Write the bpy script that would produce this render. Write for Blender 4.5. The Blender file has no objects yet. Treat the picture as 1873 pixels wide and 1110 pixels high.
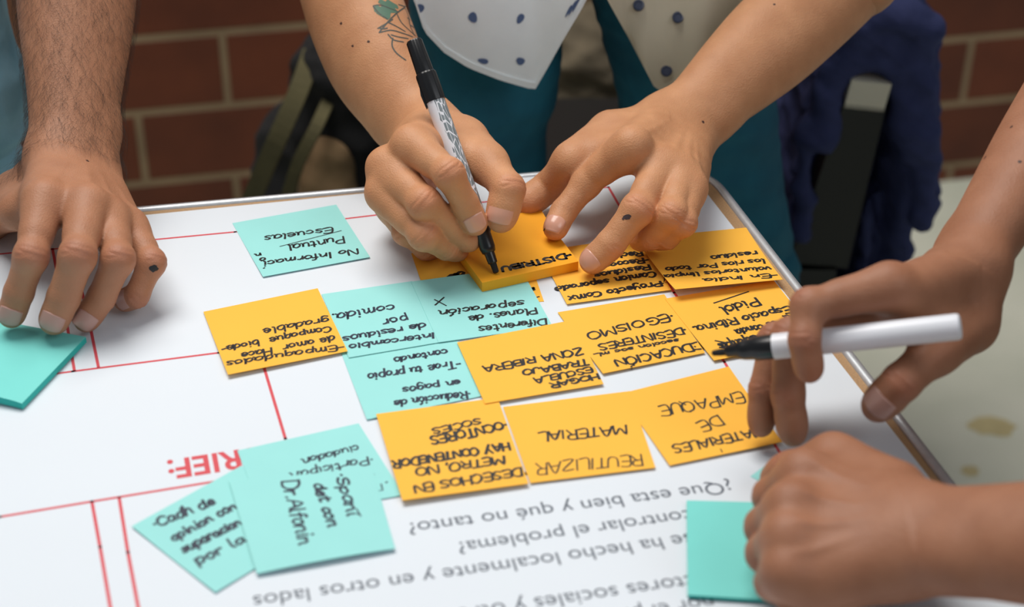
import bpy, bmesh, math, random
import numpy as np
from mathutils import Vector, Matrix
from mathutils.bvhtree import BVHTree

S = bpy.context.scene
COL = S.collection
random.seed(7)
PI = math.pi
T = 0.74                                    # height of the table top above the floor

# ------------------------------------------------------------------ camera
F_PX, PITCH, ROLL, CAMH = 3000.0, 0.566470697, 0.00635, 0.5865
CAM = np.array([0.0, 0.0, T + CAMH])
_cp, _sp = math.cos(PITCH), math.sin(PITCH)
FW = np.array([0, _cp, -_sp])
_r, _u = np.array([1.0, 0, 0]), np.array([0, _sp, _cp])
RT = _r * math.cos(ROLL) + _u * math.sin(ROLL)
UP = -_r * math.sin(ROLL) + _u * math.cos(ROLL)
cd = bpy.data.cameras.new('camera')
cam = bpy.data.objects.new('camera', cd)
COL.objects.link(cam)
M = Matrix.Identity(4)
for i in range(3):
    M[i][0], M[i][1], M[i][2], M[i][3] = RT[i], UP[i], -FW[i], CAM[i]
cam.matrix_world = M
cd.sensor_width = 36.0
cd.lens = F_PX / 1873 * 36.0
cd.clip_start = 0.02
cd.dof.use_dof = True
cd.dof.focus_distance = 1.115
cd.dof.aperture_fstop = 5.2
S.camera = cam

# ------------------------------------------------------------------ light
S.view_settings.view_transform = 'Standard'
S.view_settings.look = 'None'
S.view_settings.gamma = 1.0
S.view_settings.use_curve_mapping = False
S.view_settings.exposure = 0.0
W = bpy.data.worlds.new('world')
S.world = W
W.use_nodes = True
W.node_tree.nodes['Background'].inputs[0].default_value = (0.80, 0.90, 1.0, 1)
W.node_tree.nodes['Background'].inputs[1].default_value = 0.22


def area(name, loc, target, sx, sy, power, col):
    l = bpy.data.lights.new(name, 'AREA')
    l.shape = 'RECTANGLE'
    l.size, l.size_y, l.energy, l.color = sx, sy, power, col
    o = bpy.data.objects.new(name, l)
    COL.objects.link(o)
    o.location = loc
    o.rotation_euler = (Vector(target) - Vector(loc)).to_track_quat('-Z', 'Y').to_euler()
    return o


area('ceiling_daylight', (-0.45, 1.50, T + 1.95), (0.0, 0.95, T), 1.4, 1.1, 46, (1.0, 0.96, 0.91))
area('open_side_daylight', (1.5, -0.3, T + 1.7), (0.0, 1.0, T), 1.4, 1.2, 14, (0.94, 0.97, 1.0))


# ------------------------------------------------------------------ helpers
def ray(px, py):
    d = FW + (px - 936.5) / F_PX * RT - (py - 555) / F_PX * UP
    return d                                   # unit depth along the optical axis


def at(px, py, h=0.0):
    """point at height h above the table top seen at this spot"""
    d = ray(px, py)
    return CAM + d * ((T + h - CAM[2]) / d[2])


def dp(px, py, depth):
    return CAM + ray(px, py) * depth


def atY(px, py, Y):
    d = ray(px, py)
    return CAM + d * (Y / d[1])


def depth_of(p):
    return float((np.asarray(p) - CAM) @ FW)


def chain(start, segs):
    """from a known joint walk along bones: (px, py, bone length, toward -1 / away +1)"""
    out = [np.asarray(start, float)]
    for px, py, L, sg in segs:
        p = out[-1]
        d = ray(px, py)
        # |CAM + d t - p| = L
        o = CAM - p
        a, b, c = d @ d, o @ d, o @ o - L * L
        disc = b * b - a * c
        t = (-b + sg * math.sqrt(disc)) / a if disc > 0 else -b / a
        out.append(CAM + d * t)
    return out


def tag(o, label=None, cat=None, group=None, kind=None):
    if label: o['label'] = label
    if cat: o['category'] = cat
    if group: o['group'] = group
    if kind: o['kind'] = kind
    return o


def empty(name, loc, label, cat, group=None):
    o = bpy.data.objects.new(name, None)
    COL.objects.link(o)
    o.location = Vector(loc)
    o.empty_display_size = 0.02
    return tag(o, label, cat, group)


def setpar(o, parent):
    if parent is not None:
        o.parent = parent
        bpy.context.view_layer.update()
        o.matrix_parent_inverse = parent.matrix_world.inverted()


def mesh_np(name, V, F, mat, parent=None, smooth=True):
    me = bpy.data.meshes.new(name)
    V = np.asarray(V, np.float32)
    if isinstance(F, np.ndarray):
        n, k = F.shape
        me.vertices.add(len(V)); me.vertices.foreach_set('co', V.ravel())
        me.loops.add(n * k); me.loops.foreach_set('vertex_index', F.astype(np.int32).ravel())
        me.polygons.add(n)
        me.polygons.foreach_set('loop_start', np.arange(0, n * k, k, dtype=np.int32))
        me.polygons.foreach_set('loop_total', np.full(n, k, np.int32))
        me.update(calc_edges=True)
    else:
        me.from_pydata([tuple(v) for v in V.tolist()], [], [tuple(f) for f in F])
        me.update()
    me.validate()
    me.polygons.foreach_set('use_smooth', np.full(len(me.polygons), smooth))
    if mat: me.materials.append(mat)
    o = bpy.data.objects.new(name, me)
    COL.objects.link(o)
    setpar(o, parent)
    return o


def from_bm(name, bm, mat, parent=None, smooth=False, bevel=0.0, seg=2):
    if bevel:
        bmesh.ops.bevel(bm, geom=[e for e in bm.edges if e.calc_face_angle(0) > 0.5], offset=bevel,
                        segments=seg, profile=0.5, affect='EDGES')
    bmesh.ops.recalc_face_normals(bm, faces=bm.faces)
    me = bpy.data.meshes.new(name)
    bm.to_mesh(me); bm.free()
    for p in me.polygons: p.use_smooth = smooth
    if mat: me.materials.append(mat)
    o = bpy.data.objects.new(name, me)
    COL.objects.link(o)
    setpar(o, parent)
    return o


def lathe(name, a, b, prof, mat, parent=None, n=40, capends=True, smooth=True, flute=None):
    """profile [(t 0..1 or metres along a->b, radius)] turned about the axis a->b"""
    a, b = np.asarray(a, float), np.asarray(b, float)
    ax = (b - a) / np.linalg.norm(b - a)
    s = np.cross(ax, [0.3, 0.9, 0.2]); s /= np.linalg.norm(s)
    q = np.cross(ax, s)
    V, Fc = [], []
    for (t, r) in prof:
        for k in range(n):
            th = 2 * PI * k / n
            rr = r * (1 - (flute or 0) * (1 if k % 4 == 0 else 0))
            V.append(a + ax * t + rr * (s * math.cos(th) + q * math.sin(th)))
    m = len(prof)
    for i in range(m - 1):
        for k in range(n):
            k2 = (k + 1) % n
            Fc.append((i * n + k, i * n + k2, (i + 1) * n + k2, (i + 1) * n + k))
    if capends:
        Fc.append(tuple(range(n - 1, -1, -1)))
        Fc.append(tuple((m - 1) * n + k for k in range(n)))
    o = mesh_np(name, V, Fc, mat, parent, smooth)
    if smooth:
        try:
            o.data.set_sharp_from_angle(angle=math.radians(40))
        except Exception:
            pass
    return o


def tube(name, pts, r, mat, parent=None, n=10):
    pts = [np.asarray(p, float) for p in pts]
    V, Fc = [], []
    prev = None
    for i, p in enumerate(pts):
        d = pts[min(i + 1, len(pts) - 1)] - pts[max(i - 1, 0)]
        d /= np.linalg.norm(d)
        if prev is None:
            s = np.cross(d, [0.1, 0.2, 1.0])
            if np.linalg.norm(s) < 1e-3: s = np.cross(d, [1, 0, 0])
        else:
            s = prev - d * (prev @ d)
        s /= np.linalg.norm(s); prev = s
        q = np.cross(d, s)
        rr = r[i] if isinstance(r, (list, tuple)) else r
        for k in range(n):
            th = 2 * PI * k / n
            V.append(p + rr * (s * math.cos(th) + q * math.sin(th)))
    for i in range(len(pts) - 1):
        for k in range(n):
            k2 = (k + 1) % n
            Fc.append((i * n + k, i * n + k2, (i + 1) * n + k2, (i + 1) * n + k))
    Fc.append(tuple(range(n - 1, -1, -1)))
    Fc.append(tuple((len(pts) - 1) * n + k for k in range(n)))
    return mesh_np(name, V, Fc, mat, parent, True)


# ------------------------------------------------------------------ materials
def nodes(name):
    m = bpy.data.materials.new(name)
    m.use_nodes = True
    nt = m.node_tree
    b = nt.nodes['Principled BSDF']
    return m, nt, b


def lin(c):
    return tuple(((x / 255) / 12.92 if x / 255 <= 0.04045 else ((x / 255 + 0.055) / 1.055) ** 2.4) for x in c) + (1.0,)


def mat(name, rgb, rough=0.6, metal=0.0, spec=0.5, noise=0.0, nscale=60, bump=0.0, bscale=400):
    m, nt, b = nodes(name)
    c = lin(rgb)
    b.inputs['Roughness'].default_value = rough
    b.inputs['Metallic'].default_value = metal
    b.inputs['Specular IOR Level'].default_value = spec
    b.inputs['Base Color'].default_value = c
    tc = nt.nodes.new('ShaderNodeTexCoord')
    if noise:
        n = nt.nodes.new('ShaderNodeTexNoise'); n.inputs['Scale'].default_value = nscale
        n.inputs['Detail'].default_value = 5
        r = nt.nodes.new('ShaderNodeValToRGB')
        r.color_ramp.elements[0].position, r.color_ramp.elements[1].position = 0.3, 0.7
        r.color_ramp.elements[0].color = tuple(x * (1 - noise) for x in c[:3]) + (1,)
        r.color_ramp.elements[1].color = tuple(min(1, x * (1 + noise)) for x in c[:3]) + (1,)
        nt.links.new(tc.outputs['Object'], n.inputs['Vector'])
        nt.links.new(n.outputs['Fac'], r.inputs['Fac'])
        nt.links.new(r.outputs['Color'], b.inputs['Base Color'])
    if bump:
        n2 = nt.nodes.new('ShaderNodeTexNoise'); n2.inputs['Scale'].default_value = bscale
        n2.inputs['Detail'].default_value = 3
        bp = nt.nodes.new('ShaderNodeBump'); bp.inputs['Strength'].default_value = bump
        bp.inputs['Distance'].default_value = 0.001
        nt.links.new(tc.outputs['Object'], n2.inputs['Vector'])
        nt.links.new(n2.outputs['Fac'], bp.inputs['Height'])
        nt.links.new(bp.outputs['Normal'], b.inputs['Normal'])
    return m


def skin_mat(name, base, red):
    m, nt, b = nodes(name)
    L = nt.links
    tc = nt.nodes.new('ShaderNodeTexCoord')
    att = nt.nodes.new('ShaderNodeAttribute'); att.attribute_name = 'flush'
    n1 = nt.nodes.new('ShaderNodeTexNoise'); n1.inputs['Scale'].default_value = 55; n1.inputs['Detail'].default_value = 6
    L.new(tc.outputs['Object'], n1.inputs['Vector'])
    r1 = nt.nodes.new('ShaderNodeValToRGB')
    c = lin(base)
    r1.color_ramp.elements[0].position, r1.color_ramp.elements[1].position = 0.3, 0.75
    r1.color_ramp.elements[0].color = (c[0] * 0.90, c[1] * 0.86, c[2] * 0.83, 1)
    r1.color_ramp.elements[1].color = (min(1, c[0] * 1.07), min(1, c[1] * 1.08), min(1, c[2] * 1.08), 1)
    L.new(n1.outputs['Fac'], r1.inputs['Fac'])
    mx = nt.nodes.new('ShaderNodeMix'); mx.data_type = 'RGBA'
    fm = nt.nodes.new('ShaderNodeMath'); fm.operation = 'MULTIPLY'; fm.inputs[1].default_value = 0.7
    L.new(att.outputs['Fac'], fm.inputs[0]); L.new(fm.outputs[0], mx.inputs[0])
    L.new(r1.outputs['Color'], mx.inputs[6])
    mx.inputs[7].default_value = lin(red)
    L.new(mx.outputs[2], b.inputs['Base Color'])
    b.inputs['Roughness'].default_value = 0.52
    b.inputs['Specular IOR Level'].default_value = 0.35
    b.inputs['Subsurface Weight'].default_value = 0.08
    b.inputs['Subsurface Radius'].default_value = (1.0, 0.35, 0.18)
    b.inputs['Subsurface Scale'].default_value = 0.006
    v = nt.nodes.new('ShaderNodeTexVoronoi'); v.inputs['Scale'].default_value = 900
    n2 = nt.nodes.new('ShaderNodeTexNoise'); n2.inputs['Scale'].default_value = 300; n2.inputs['Detail'].default_value = 4
    L.new(tc.outputs['Object'], v.inputs['Vector']); L.new(tc.outputs['Object'], n2.inputs['Vector'])
    ad = nt.nodes.new('ShaderNodeMath'); ad.operation = 'ADD'
    L.new(v.outputs['Distance'], ad.inputs[0]); L.new(n2.outputs['Fac'], ad.inputs[1])
    bp = nt.nodes.new('ShaderNodeBump'); bp.inputs['Strength'].default_value = 0.22
    bp.inputs['Distance'].default_value = 0.0008
    L.new(ad.outputs[0], bp.inputs['Height']); L.new(bp.outputs['Normal'], b.inputs['Normal'])
    return m


# ------------------------------------------------------------------ body surfaces grown from bones
def smin(a, b, k):
    h = np.clip(0.5 + 0.5 * (b - a) / k, 0, 1)
    return b * (1 - h) + a * h - k * h * (1 - h)


class Flesh:
    """round cones in named groups; blended into one continuous surface"""
    def __init__(self):
        self.p = []

    def cone(self, g, a, b, r1, r2, n=None, s=1.0):
        if n is not None:
            n = np.asarray(n, float); n = n / np.linalg.norm(n)
        self.p.append((g, np.asarray(a, float), np.asarray(b, float), r1, r2, n, s))

    def limb(self, g, a, b, ts, rs, n, s, bow=None):
        n = unit(n)
        self.p.append((g, np.asarray(a, float), np.asarray(b, float), max(rs), max(rs), n, s, np.array(ts), np.array(rs), bow))

    @staticmethod
    def dist(P, pr):
        _, a, b, r1, r2, n, s = pr[:7]
        ba = b - a
        q = P - a
        L2 = ba @ ba
        h = np.clip((q @ ba) / L2, 0, 1) if L2 > 1e-12 else np.zeros(len(P))
        q = q - h[:, None] * ba
        if len(pr) > 9 and pr[9] is not None:
            q = q - np.sin(PI * np.clip(h, 0, 1) ** 0.75)[:, None] * pr[9]
        if len(pr) > 7:
            hs = h + 0.0
            r = np.interp(hs, pr[7], pr[8])
        else:
            r = r1 + (r2 - r1) * h
        if n is not None:
            qn = q @ n
            q = q + (qn * (1.0 / s - 1.0))[:, None] * n
            d = np.sqrt((q * q).sum(1)) - r
            return d * (s if s < 1 else 1)
        return np.sqrt((q * q).sum(1)) - r

    def field(self, P, prims, kb, kp):
        base = None
        fin = {}
        for pr in prims:
            d = self.dist(P, pr)
            g = pr[0]
            if g == 'b':
                base = d if base is None else smin(base, d, kb)
            else:
                f = fin.setdefault(g[0], [None, None])
                f[0] = d if f[0] is None else smin(f[0], d, 0.004)
                if g[1:] == 'p':
                    f[1] = d if f[1] is None else smin(f[1], d, 0.004)
        big = np.full(len(P), 0.5)
        D = base
        for g, (fd, pd) in fin.items():
            c = fd
            if pd is not None and base is not None:
                c = np.minimum(fd, smin(base, pd, kp))
            D = c if D is None else smin(D, c, 0.0012)
        return big if D is None else D

    def mesh(self, h, kb=0.012, kp=0.010, B=16):
        lo = np.min([np.minimum(p[1] - p[3], p[2] - p[4]) for p in self.p], 0) - 3 * h
        hi = np.max([np.maximum(p[1] + p[3], p[2] + p[4]) for p in self.p], 0) + 3 * h
        nb = np.ceil((hi - lo) / (h * B)).astype(int)
        dims = nb * B
        V = np.empty(dims, np.float32)
        half = h * B * math.sqrt(3) / 2
        gi = np.stack(np.meshgrid(*[np.arange(k) for k in nb], indexing='ij'), -1).reshape(-1, 3)
        cen = lo + (gi * B + (B - 1) / 2) * h
        DP = np.stack([self.dist(cen, p) / (p[6] if p[6] < 1 else 1) for p in self.p], 1)
        mn = DP.min(1)
        act = np.abs(mn) < half + 0.014
        # deep inside blocks
        loc = np.stack(np.meshgrid(*[np.arange(B)] * 3, indexing='ij'), -1).reshape(-1, 3) * h
        for bi in range(len(gi)):
            x, y, z = gi[bi] * B
            if not act[bi]:
                V[x:x + B, y:y + B, z:z + B] = 1.0 if mn[bi] > 0 else -1.0
                continue
            sel = [p for p, d in zip(self.p, DP[bi]) if d < half + 0.03]
            P = lo + gi[bi] * (B * h) + loc
            V[x:x + B, y:y + B, z:z + B] = self.field(P, sel, kb, kp).reshape(B, B, B)
        return surface_net(V, lo, h)


def surface_net(V, lo, h):
    I = V < 0
    c = np.zeros(tuple(d - 1 for d in V.shape), np.uint8)
    offs = [(i, j, k) for i in (0, 1) for j in (0, 1) for k in (0, 1)]
    sl = lambda o: tuple(slice(o[a], V.shape[a] - 1 + o[a]) for a in range(3))
    for o in offs: c += I[sl(o)]
    cells = np.argwhere((c > 0) & (c < 8))
    val = {o: V[cells[:, 0] + o[0], cells[:, 1] + o[1], cells[:, 2] + o[2]].astype(np.float64) for o in offs}
    acc = np.zeros((len(cells), 3)); cnt = np.zeros(len(cells))
    for o in offs:
        for ax in range(3):
            if o[ax]: continue
            o2 = list(o); o2[ax] = 1; o2 = tuple(o2)
            a, b = val[o], val[o2]
            m = (a < 0) != (b < 0)
            t = np.where(m, a / np.where(m, a - b, 1), 0)
            p = np.tile(np.array(o, float), (len(cells), 1)); p[:, ax] += t
            acc[m] += p[m]; cnt[m] += 1
    verts = lo + (cells + acc / cnt[:, None]) * h
    sh = np.array(c.shape)
    key = (cells[:, 0] * sh[1] + cells[:, 1]) * sh[2] + cells[:, 2]
    faces = []
    for ax in range(3):
        s0 = [slice(None)] * 3; s1 = [slice(None)] * 3
        s0[ax], s1[ax] = slice(0, -1), slice(1, None)
        A, Bq = I[tuple(s0)], I[tuple(s1)]
        e = np.argwhere(A != Bq)
        ins = A[e[:, 0], e[:, 1], e[:, 2]]
        u, w = (ax + 1) % 3, (ax + 2) % 3
        quad = []
        for (du, dw) in ((-1, -1), (0, -1), (0, 0), (-1, 0)):
            q = e.copy(); q[:, u] += du; q[:, w] += dw
            quad.append((q[:, 0] * sh[1] + q[:, 1]) * sh[2] + q[:, 2])
        Q = np.stack(quad, 1)
        Q[~ins] = Q[~ins][:, ::-1]
        faces.append(np.searchsorted(key, Q))
    Fq = np.concatenate(faces)
    # light Taubin smoothing
    E = np.concatenate([Fq[:, [0, 1]], Fq[:, [1, 2]], Fq[:, [2, 3]], Fq[:, [3, 0]]])
    deg = np.bincount(E[:, 0], minlength=len(verts)).astype(float)
    for lam in (0.5, -0.3, 0.5, -0.3, 0.4):
        s = np.stack([np.bincount(E[:, 0], weights=verts[E[:, 1], a], minlength=len(verts)) for a in range(3)], 1)
        verts = verts + lam * (s / np.maximum(deg, 1)[:, None] - verts)
    return verts, Fq


def unit(v):
    v = np.asarray(v, float)
    return v / (np.linalg.norm(v) + 1e-12)


def vnormals(V, F):
    n = np.cross(V[F[:, 2]] - V[F[:, 0]], V[F[:, 3]] - V[F[:, 1]])
    N = np.zeros_like(V)
    for k in range(4):
        for a in range(3):
            N[:, a] += np.bincount(F[:, k], weights=n[:, a], minlength=len(V))
    return N / (np.linalg.norm(N, axis=1)[:, None] + 1e-12)


FR = {'i': (10.4, 9.2, 8.0, 6.6), 'm': (10.8, 9.9, 8.9, 7.0), 'r': (10.0, 9.0, 7.8, 6.4), 'p': (9.0, 7.8, 6.8, 5.6)}


def build_hand(J, scale=1.0, fleshR=None, wrist_w=0.017, elbow=None, prof=((0, 28), (1, 38)), flat=0.80, ridge=0.0006,
               dorsal_hint=(0, 0, 1), h=0.0011, extra=None):
    """J: w (wrist), t [cmc,mcp,ip,tip], i/m/r/p [mcp,pip,dip,tip] as 3-D points"""
    fl = Flesh()
    w = J['w']
    across = unit(J['i'][0] - J['p'][0])
    fwd = unit((J['m'][0] + J['r'][0]) / 2 - w)
    dor = np.cross(fwd, across)
    if dor @ np.asarray(dorsal_hint) < 0: dor = -dor
    dor = unit(dor - fwd * (dor @ fwd))
    acr = unit(np.cross(dor, fwd)); acr = acr if acr @ across > 0 else -acr
    k = scale
    # palm
    lat = {'i': 0.014, 'm': 0.005, 'r': -0.005, 'p': -0.014}
    for f in 'imrp':
        m = J[f][0]
        c = w + acr * lat[f] * k + fwd * 0.006 + dor * 0.002
        r = FR[f][0] / 1000 * k
        fl.cone('b', c, m - dor * 0.0030, 0.0108 * k, r * 0.80)
        fl.cone('b', c - dor * 0.006, m - dor * 0.008 - fwd * 0.008, 0.0105 * k, r * 0.72)
        fl.cone('b', m + dor * 0.0010, m + dor * 0.0010 + fwd * 1e-4, r * 0.76, r * 0.76)
    for f, g in (('i', 'm'), ('m', 'r'), ('r', 'p')):
        a = (J[f][0] + J[g][0]) / 2 - dor * 0.006 - fwd * 0.004
        fl.cone('b', a, w + acr * (lat[f] + lat[g]) / 2, 0.0078 * k, 0.0105 * k)
    fl.cone('b', w - acr * 0.013 - dor * 0.010 + fwd * 0.012, J['p'][0] - dor * 0.009 - fwd * 0.016, 0.0125 * k, 0.011 * k)
    # thumb
    cmc, tm, ti, tt = J['t']
    fl.cone('b', cmc, tm, 0.0150 * k, 0.0112 * k)
    fl.cone('b', w + acr * 0.010 - dor * 0.004, cmc, 0.015 * k, 0.0150 * k)
    imid = J['i'][0] * 0.55 + w * 0.45
    fl.cone('b', cmc * 0.5 + tm * 0.5, imid - dor * 0.006, 0.0105 * k, 0.009 * k)
    fl.cone('b', cmc * 0.15 + tm * 0.85, J['i'][0] * 0.85 + w * 0.15 - dor * 0.005, 0.0070 * k, 0.0075 * k)
    fl.cone('b', tm * 0.75 + cmc * 0.25, J['i'][0] * 0.72 + w * 0.28 - dor * 0.006, 0.0062 * k, 0.0075 * k)
    fl.cone('tp', tm, ti, 0.0110 * k, 0.0102 * k)
    ax = unit(tt - ti)
    fl.cone('td', ti, tt - ax * 0.0078 * k, 0.0100 * k, 0.0082 * k)
    fl.cone('td', ti + (tt - ti) * 0.4, ti + (tt - ti) * 0.55, 0.0104 * k, 0.0100 * k)
    # fingers
    for f in 'imrp':
        a, b, c, d = J[f]
        r = [x / 1000 * k for x in FR[f]]
        ax = unit(d - c)
        bend = unit(b - a) + unit(c - b) * -1
        bd = unit(bend) if np.linalg.norm(bend) > 0.15 else dor
        fl.cone(f + 'p', a, b, r[0] * 1.0, r[1] * 0.97)
        fl.cone(f + 'p', a * 0.7 + b * 0.3 - dor * 0.001, a * 0.4 + b * 0.6, r[0] * 1.0, r[1] * 1.0)
        fl.cone(f + 'd', b + bd * 0.0006, b + bd * 0.0006 + ax * 1e-4, r[1] * 0.99, r[1] * 0.99)
        fl.cone(f + 'd', b, c, r[1] * 0.97, r[2] * 1.0)
        fl.cone(f + 'd', c, d - ax * r[3], r[2] * 0.99, r[3])
        fl.cone(f + 'd', c * 0.55 + d * 0.45, c * 0.42 + d * 0.58, r[2] * 0.96, r[2] * 0.95)
    # forearm: two bones, flattened towards the wrist
    if elbow is not None:
        fd = unit(w - elbow)
        fac = unit(acr - fd * (acr @ fd))
        eac = fac
        if extra is not None and 'elbow_across' in extra:
            eac = unit(np.asarray(extra['elbow_across']) - fd * (np.asarray(extra['elbow_across']) @ fd))
        n_ = unit(np.cross(fd, unit(fac + eac)))
        ts = np.linspace(0, 1, 41)
        rs = np.interp(ts, [p[0] for p in prof], [p[1] / 1000 for p in prof])
        ker = np.ones(7) / 7
        rs = np.convolve(np.pad(rs, 3, mode='edge'), ker, mode='valid')
        fl.limb('b', w + fwd * 0.004, elbow, ts, rs, n_, flat, (extra or {}).get('bow'))
        # head of the ulna
        fl.cone('b', w - fac * wrist_w * 1.05 - fd * 0.018 + dor * 0.007, w - fac * wrist_w - fd * 0.024 + dor * 0.007, 0.0125, 0.0125)
        for q in (extra or {}).get('cones', []):
            fl.cone('b', *q)
    V, F = fl.mesh(h)
    # fine relief: knuckle folds, tendons
    N = vnormals(V, F)
    disp = np.zeros(len(V)); flush = np.zeros(len(V))
    for f in 'imrpt':
        a, b, c, d = J[f]
        jr = FR.get(f, (11, 10.4, 10.2, 8))
        joints = [(b, a, c, jr[1], 1.0), (c, b, d, jr[2], 0.95)] if f != 't' else [(c, b, d, 10.3, 1.0)]
        for (j, p0, p1, r, amp) in joints:
            ax = unit(unit(p1 - j) + unit(j - p0))
            bend = unit(j - p0) - unit(p1 - j)
            dd = unit(bend) if np.linalg.norm(bend) > 0.15 else dor
            q = V - j
            near = (q * q).sum(1) < 0.016 ** 2
            s = q[near] @ ax
            rad = q[near] - s[:, None] * ax
            cs = (rad @ dd) / (np.linalg.norm(rad, axis=1) + 1e-9)
            wgt = np.clip((cs - 0.1) / 0.6, 0, 1)
            g = np.zeros(len(s))
            for s0, am in ((-0.0034, .7), (-0.0004, 1.0), (0.0026, .7)):
                wob = 0.0007 * np.sin(cs * 9 + s0 * 900)
                g += am * np.exp(-((s - s0 - wob) / 0.00075) ** 2)
            disp[near] -= 0.00050 * amp * g * wgt
            flush[near] = np.maximum(flush[near], 0.55 * amp * wgt * np.exp(-(s / 0.007) ** 2))
        # fingertip
        q = V - d
        dist = np.sqrt((q * q).sum(1))
        flush = np.maximum(flush, 0.55 * np.clip(1 - dist / 0.020, 0, 1))
        if f != 't':
            q = V - a
            dist = np.sqrt((q * q).sum(1))
            flush = np.maximum(flush, 0.6 * np.clip(1 - dist / 0.015, 0, 1) * np.clip(N @ dor, 0, 1))
            # tendon ridge towards the wrist
            ba = w - a
            hh = np.clip(((V - a) @ ba) / (ba @ ba), 0, 1)
            rr = np.linalg.norm(V - a - hh[:, None] * ba - (((V - a - hh[:, None] * ba) @ dor)[:, None]) * dor, axis=1)
            disp += ridge * np.exp(-(rr / 0.0028) ** 2) * np.clip(N @ dor, 0, 1) * np.clip(hh * 8, 0, 1) * np.clip((0.62 - hh) * 3, 0, 1)
    V = V + N * disp[:, None]
    info = {'dor': dor, 'acr': acr, 'fwd': fwd, 'J': J, 'k': k}
    return V, F, flush, info


def bvh_of(V, F):
    return BVHTree.FromPolygons([tuple(v) for v in V.tolist()], [tuple(f) for f in F.tolist()])


def cast_px(bvh, px, py):
    d = ray(px, py)
    hit = bvh.ray_cast(Vector(CAM), Vector(d).normalized())
    return (np.array(hit[0]), np.array(hit[1])) if hit[0] is not None else (None, None)


def nail(bvh, a, b, r, parent, material, px=None, dorsal=None, width=0.72, length=0.0112, back=0.0015, name='fingernail'):
    """nail plate lying on the skin of the last bone a->b"""
    ax = unit(b - a)
    L = np.linalg.norm(b - a)
    if px is not None:
        hp, _ = cast_px(bvh, *px)
        if hp is not None:
            q = hp - a
            tc = min(max(q @ ax, L * 0.35), L - 0.001 - length * 0.5)
            back = L - tc - length * 0.5
            dorsal = q - ax * (q @ ax)
    if dorsal is None: return None
    dor = unit(dorsal - ax * (np.asarray(dorsal) @ ax))
    sd = np.cross(ax, dor)
    nu, nv = 13, 13
    t1 = L - back
    R = np.zeros((nv, nu)); T0 = np.zeros((nv, nu, 3)); Dv = np.zeros((nv, nu, 3))
    for i in range(nv):
        v = i / (nv - 1)
        for j in range(nu):
            u = j / (nu - 1) * 2 - 1
            # rounded outline: straight sides, curved root and free edge
            e = 1 - abs(u) ** 3.0 * 0.22
            t = t1 - length + length * (0.5 + (v - 0.5) * e)
            th = u * 0.95 * width / 0.82
            dirv = dor * math.cos(th) + sd * math.sin(th)
            tgt = a + ax * t
            hit = bvh.ray_cast(Vector(tgt + dirv * 0.03), Vector(-dirv), 0.05)
            rr = (np.array(hit[0]) - tgt) @ dirv if hit[0] is not None else r
            R[i, j] = min(max(rr, r * 0.75), r * 1.30)
            T0[i, j], Dv[i, j] = tgt, dirv
    for _ in range(4):
        P_ = np.pad(R, 1, mode='edge')
        R = np.maximum(R - 0.0002, 0.5 * R + 0.125 * (P_[:-2, 1:-1] + P_[2:, 1:-1] + P_[1:-1, :-2] + P_[1:-1, 2:]))
    top = [T0[i, j] + Dv[i, j] * (R[i, j] + 0.0004 + 0.0002 * i / (nv - 1)) for i in range(nv) for j in range(nu)]
    n = len(top)
    V = top + [p - dor * 0.0012 for p in top]
    Fc = []
    for i in range(nv - 1):
        for j in range(nu - 1):
            q = i * nu + j
            Fc.append((q, q + 1, q + nu + 1, q + nu))
    rim = [j for j in range(nu)] + [i * nu + nu - 1 for i in range(1, nv)] + \
          [(nv - 1) * nu + j for j in range(nu - 2, -1, -1)] + [i * nu for i in range(nv - 2, 0, -1)]
    for q in range(len(rim)):
        x, y = rim[q], rim[(q + 1) % len(rim)]
        Fc.append((x, x + n, y + n, y))
    return mesh_np(name, V, Fc, material, parent, True)


def set_flush(o, flush):
    at_ = o.data.attributes.new('flush', 'FLOAT', 'POINT')
    at_.data.foreach_set('value', np.asarray(flush, np.float32))


# ------------------------------------------------------------------ the setting
BW, BH = 0.267, 0.1165
wl, wr = np.array([-2.6, 1.72]), np.array([2.9, 2.98])
wd = unit(np.array([wr[0] - wl[0], wr[1] - wl[1], 0]))
wn = np.array([-wd[1], wd[0], 0])


def on_wall(px, py):
    d = ray(px, py)
    t = ((np.array([*wl, 0]) - CAM) @ wn) / (d @ wn)
    p = CAM + d * t
    return float((p - np.array([*wl, 0])) @ wd), float(p[2])


_, z_ = on_wall(415, 58)
u_, zz = on_wall(412, 128)
LY = -z_ % BH
LX = (-u_ - (0 if int(math.floor((zz + LY) / BH)) % 2 else BW * .5)) % BW


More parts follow.
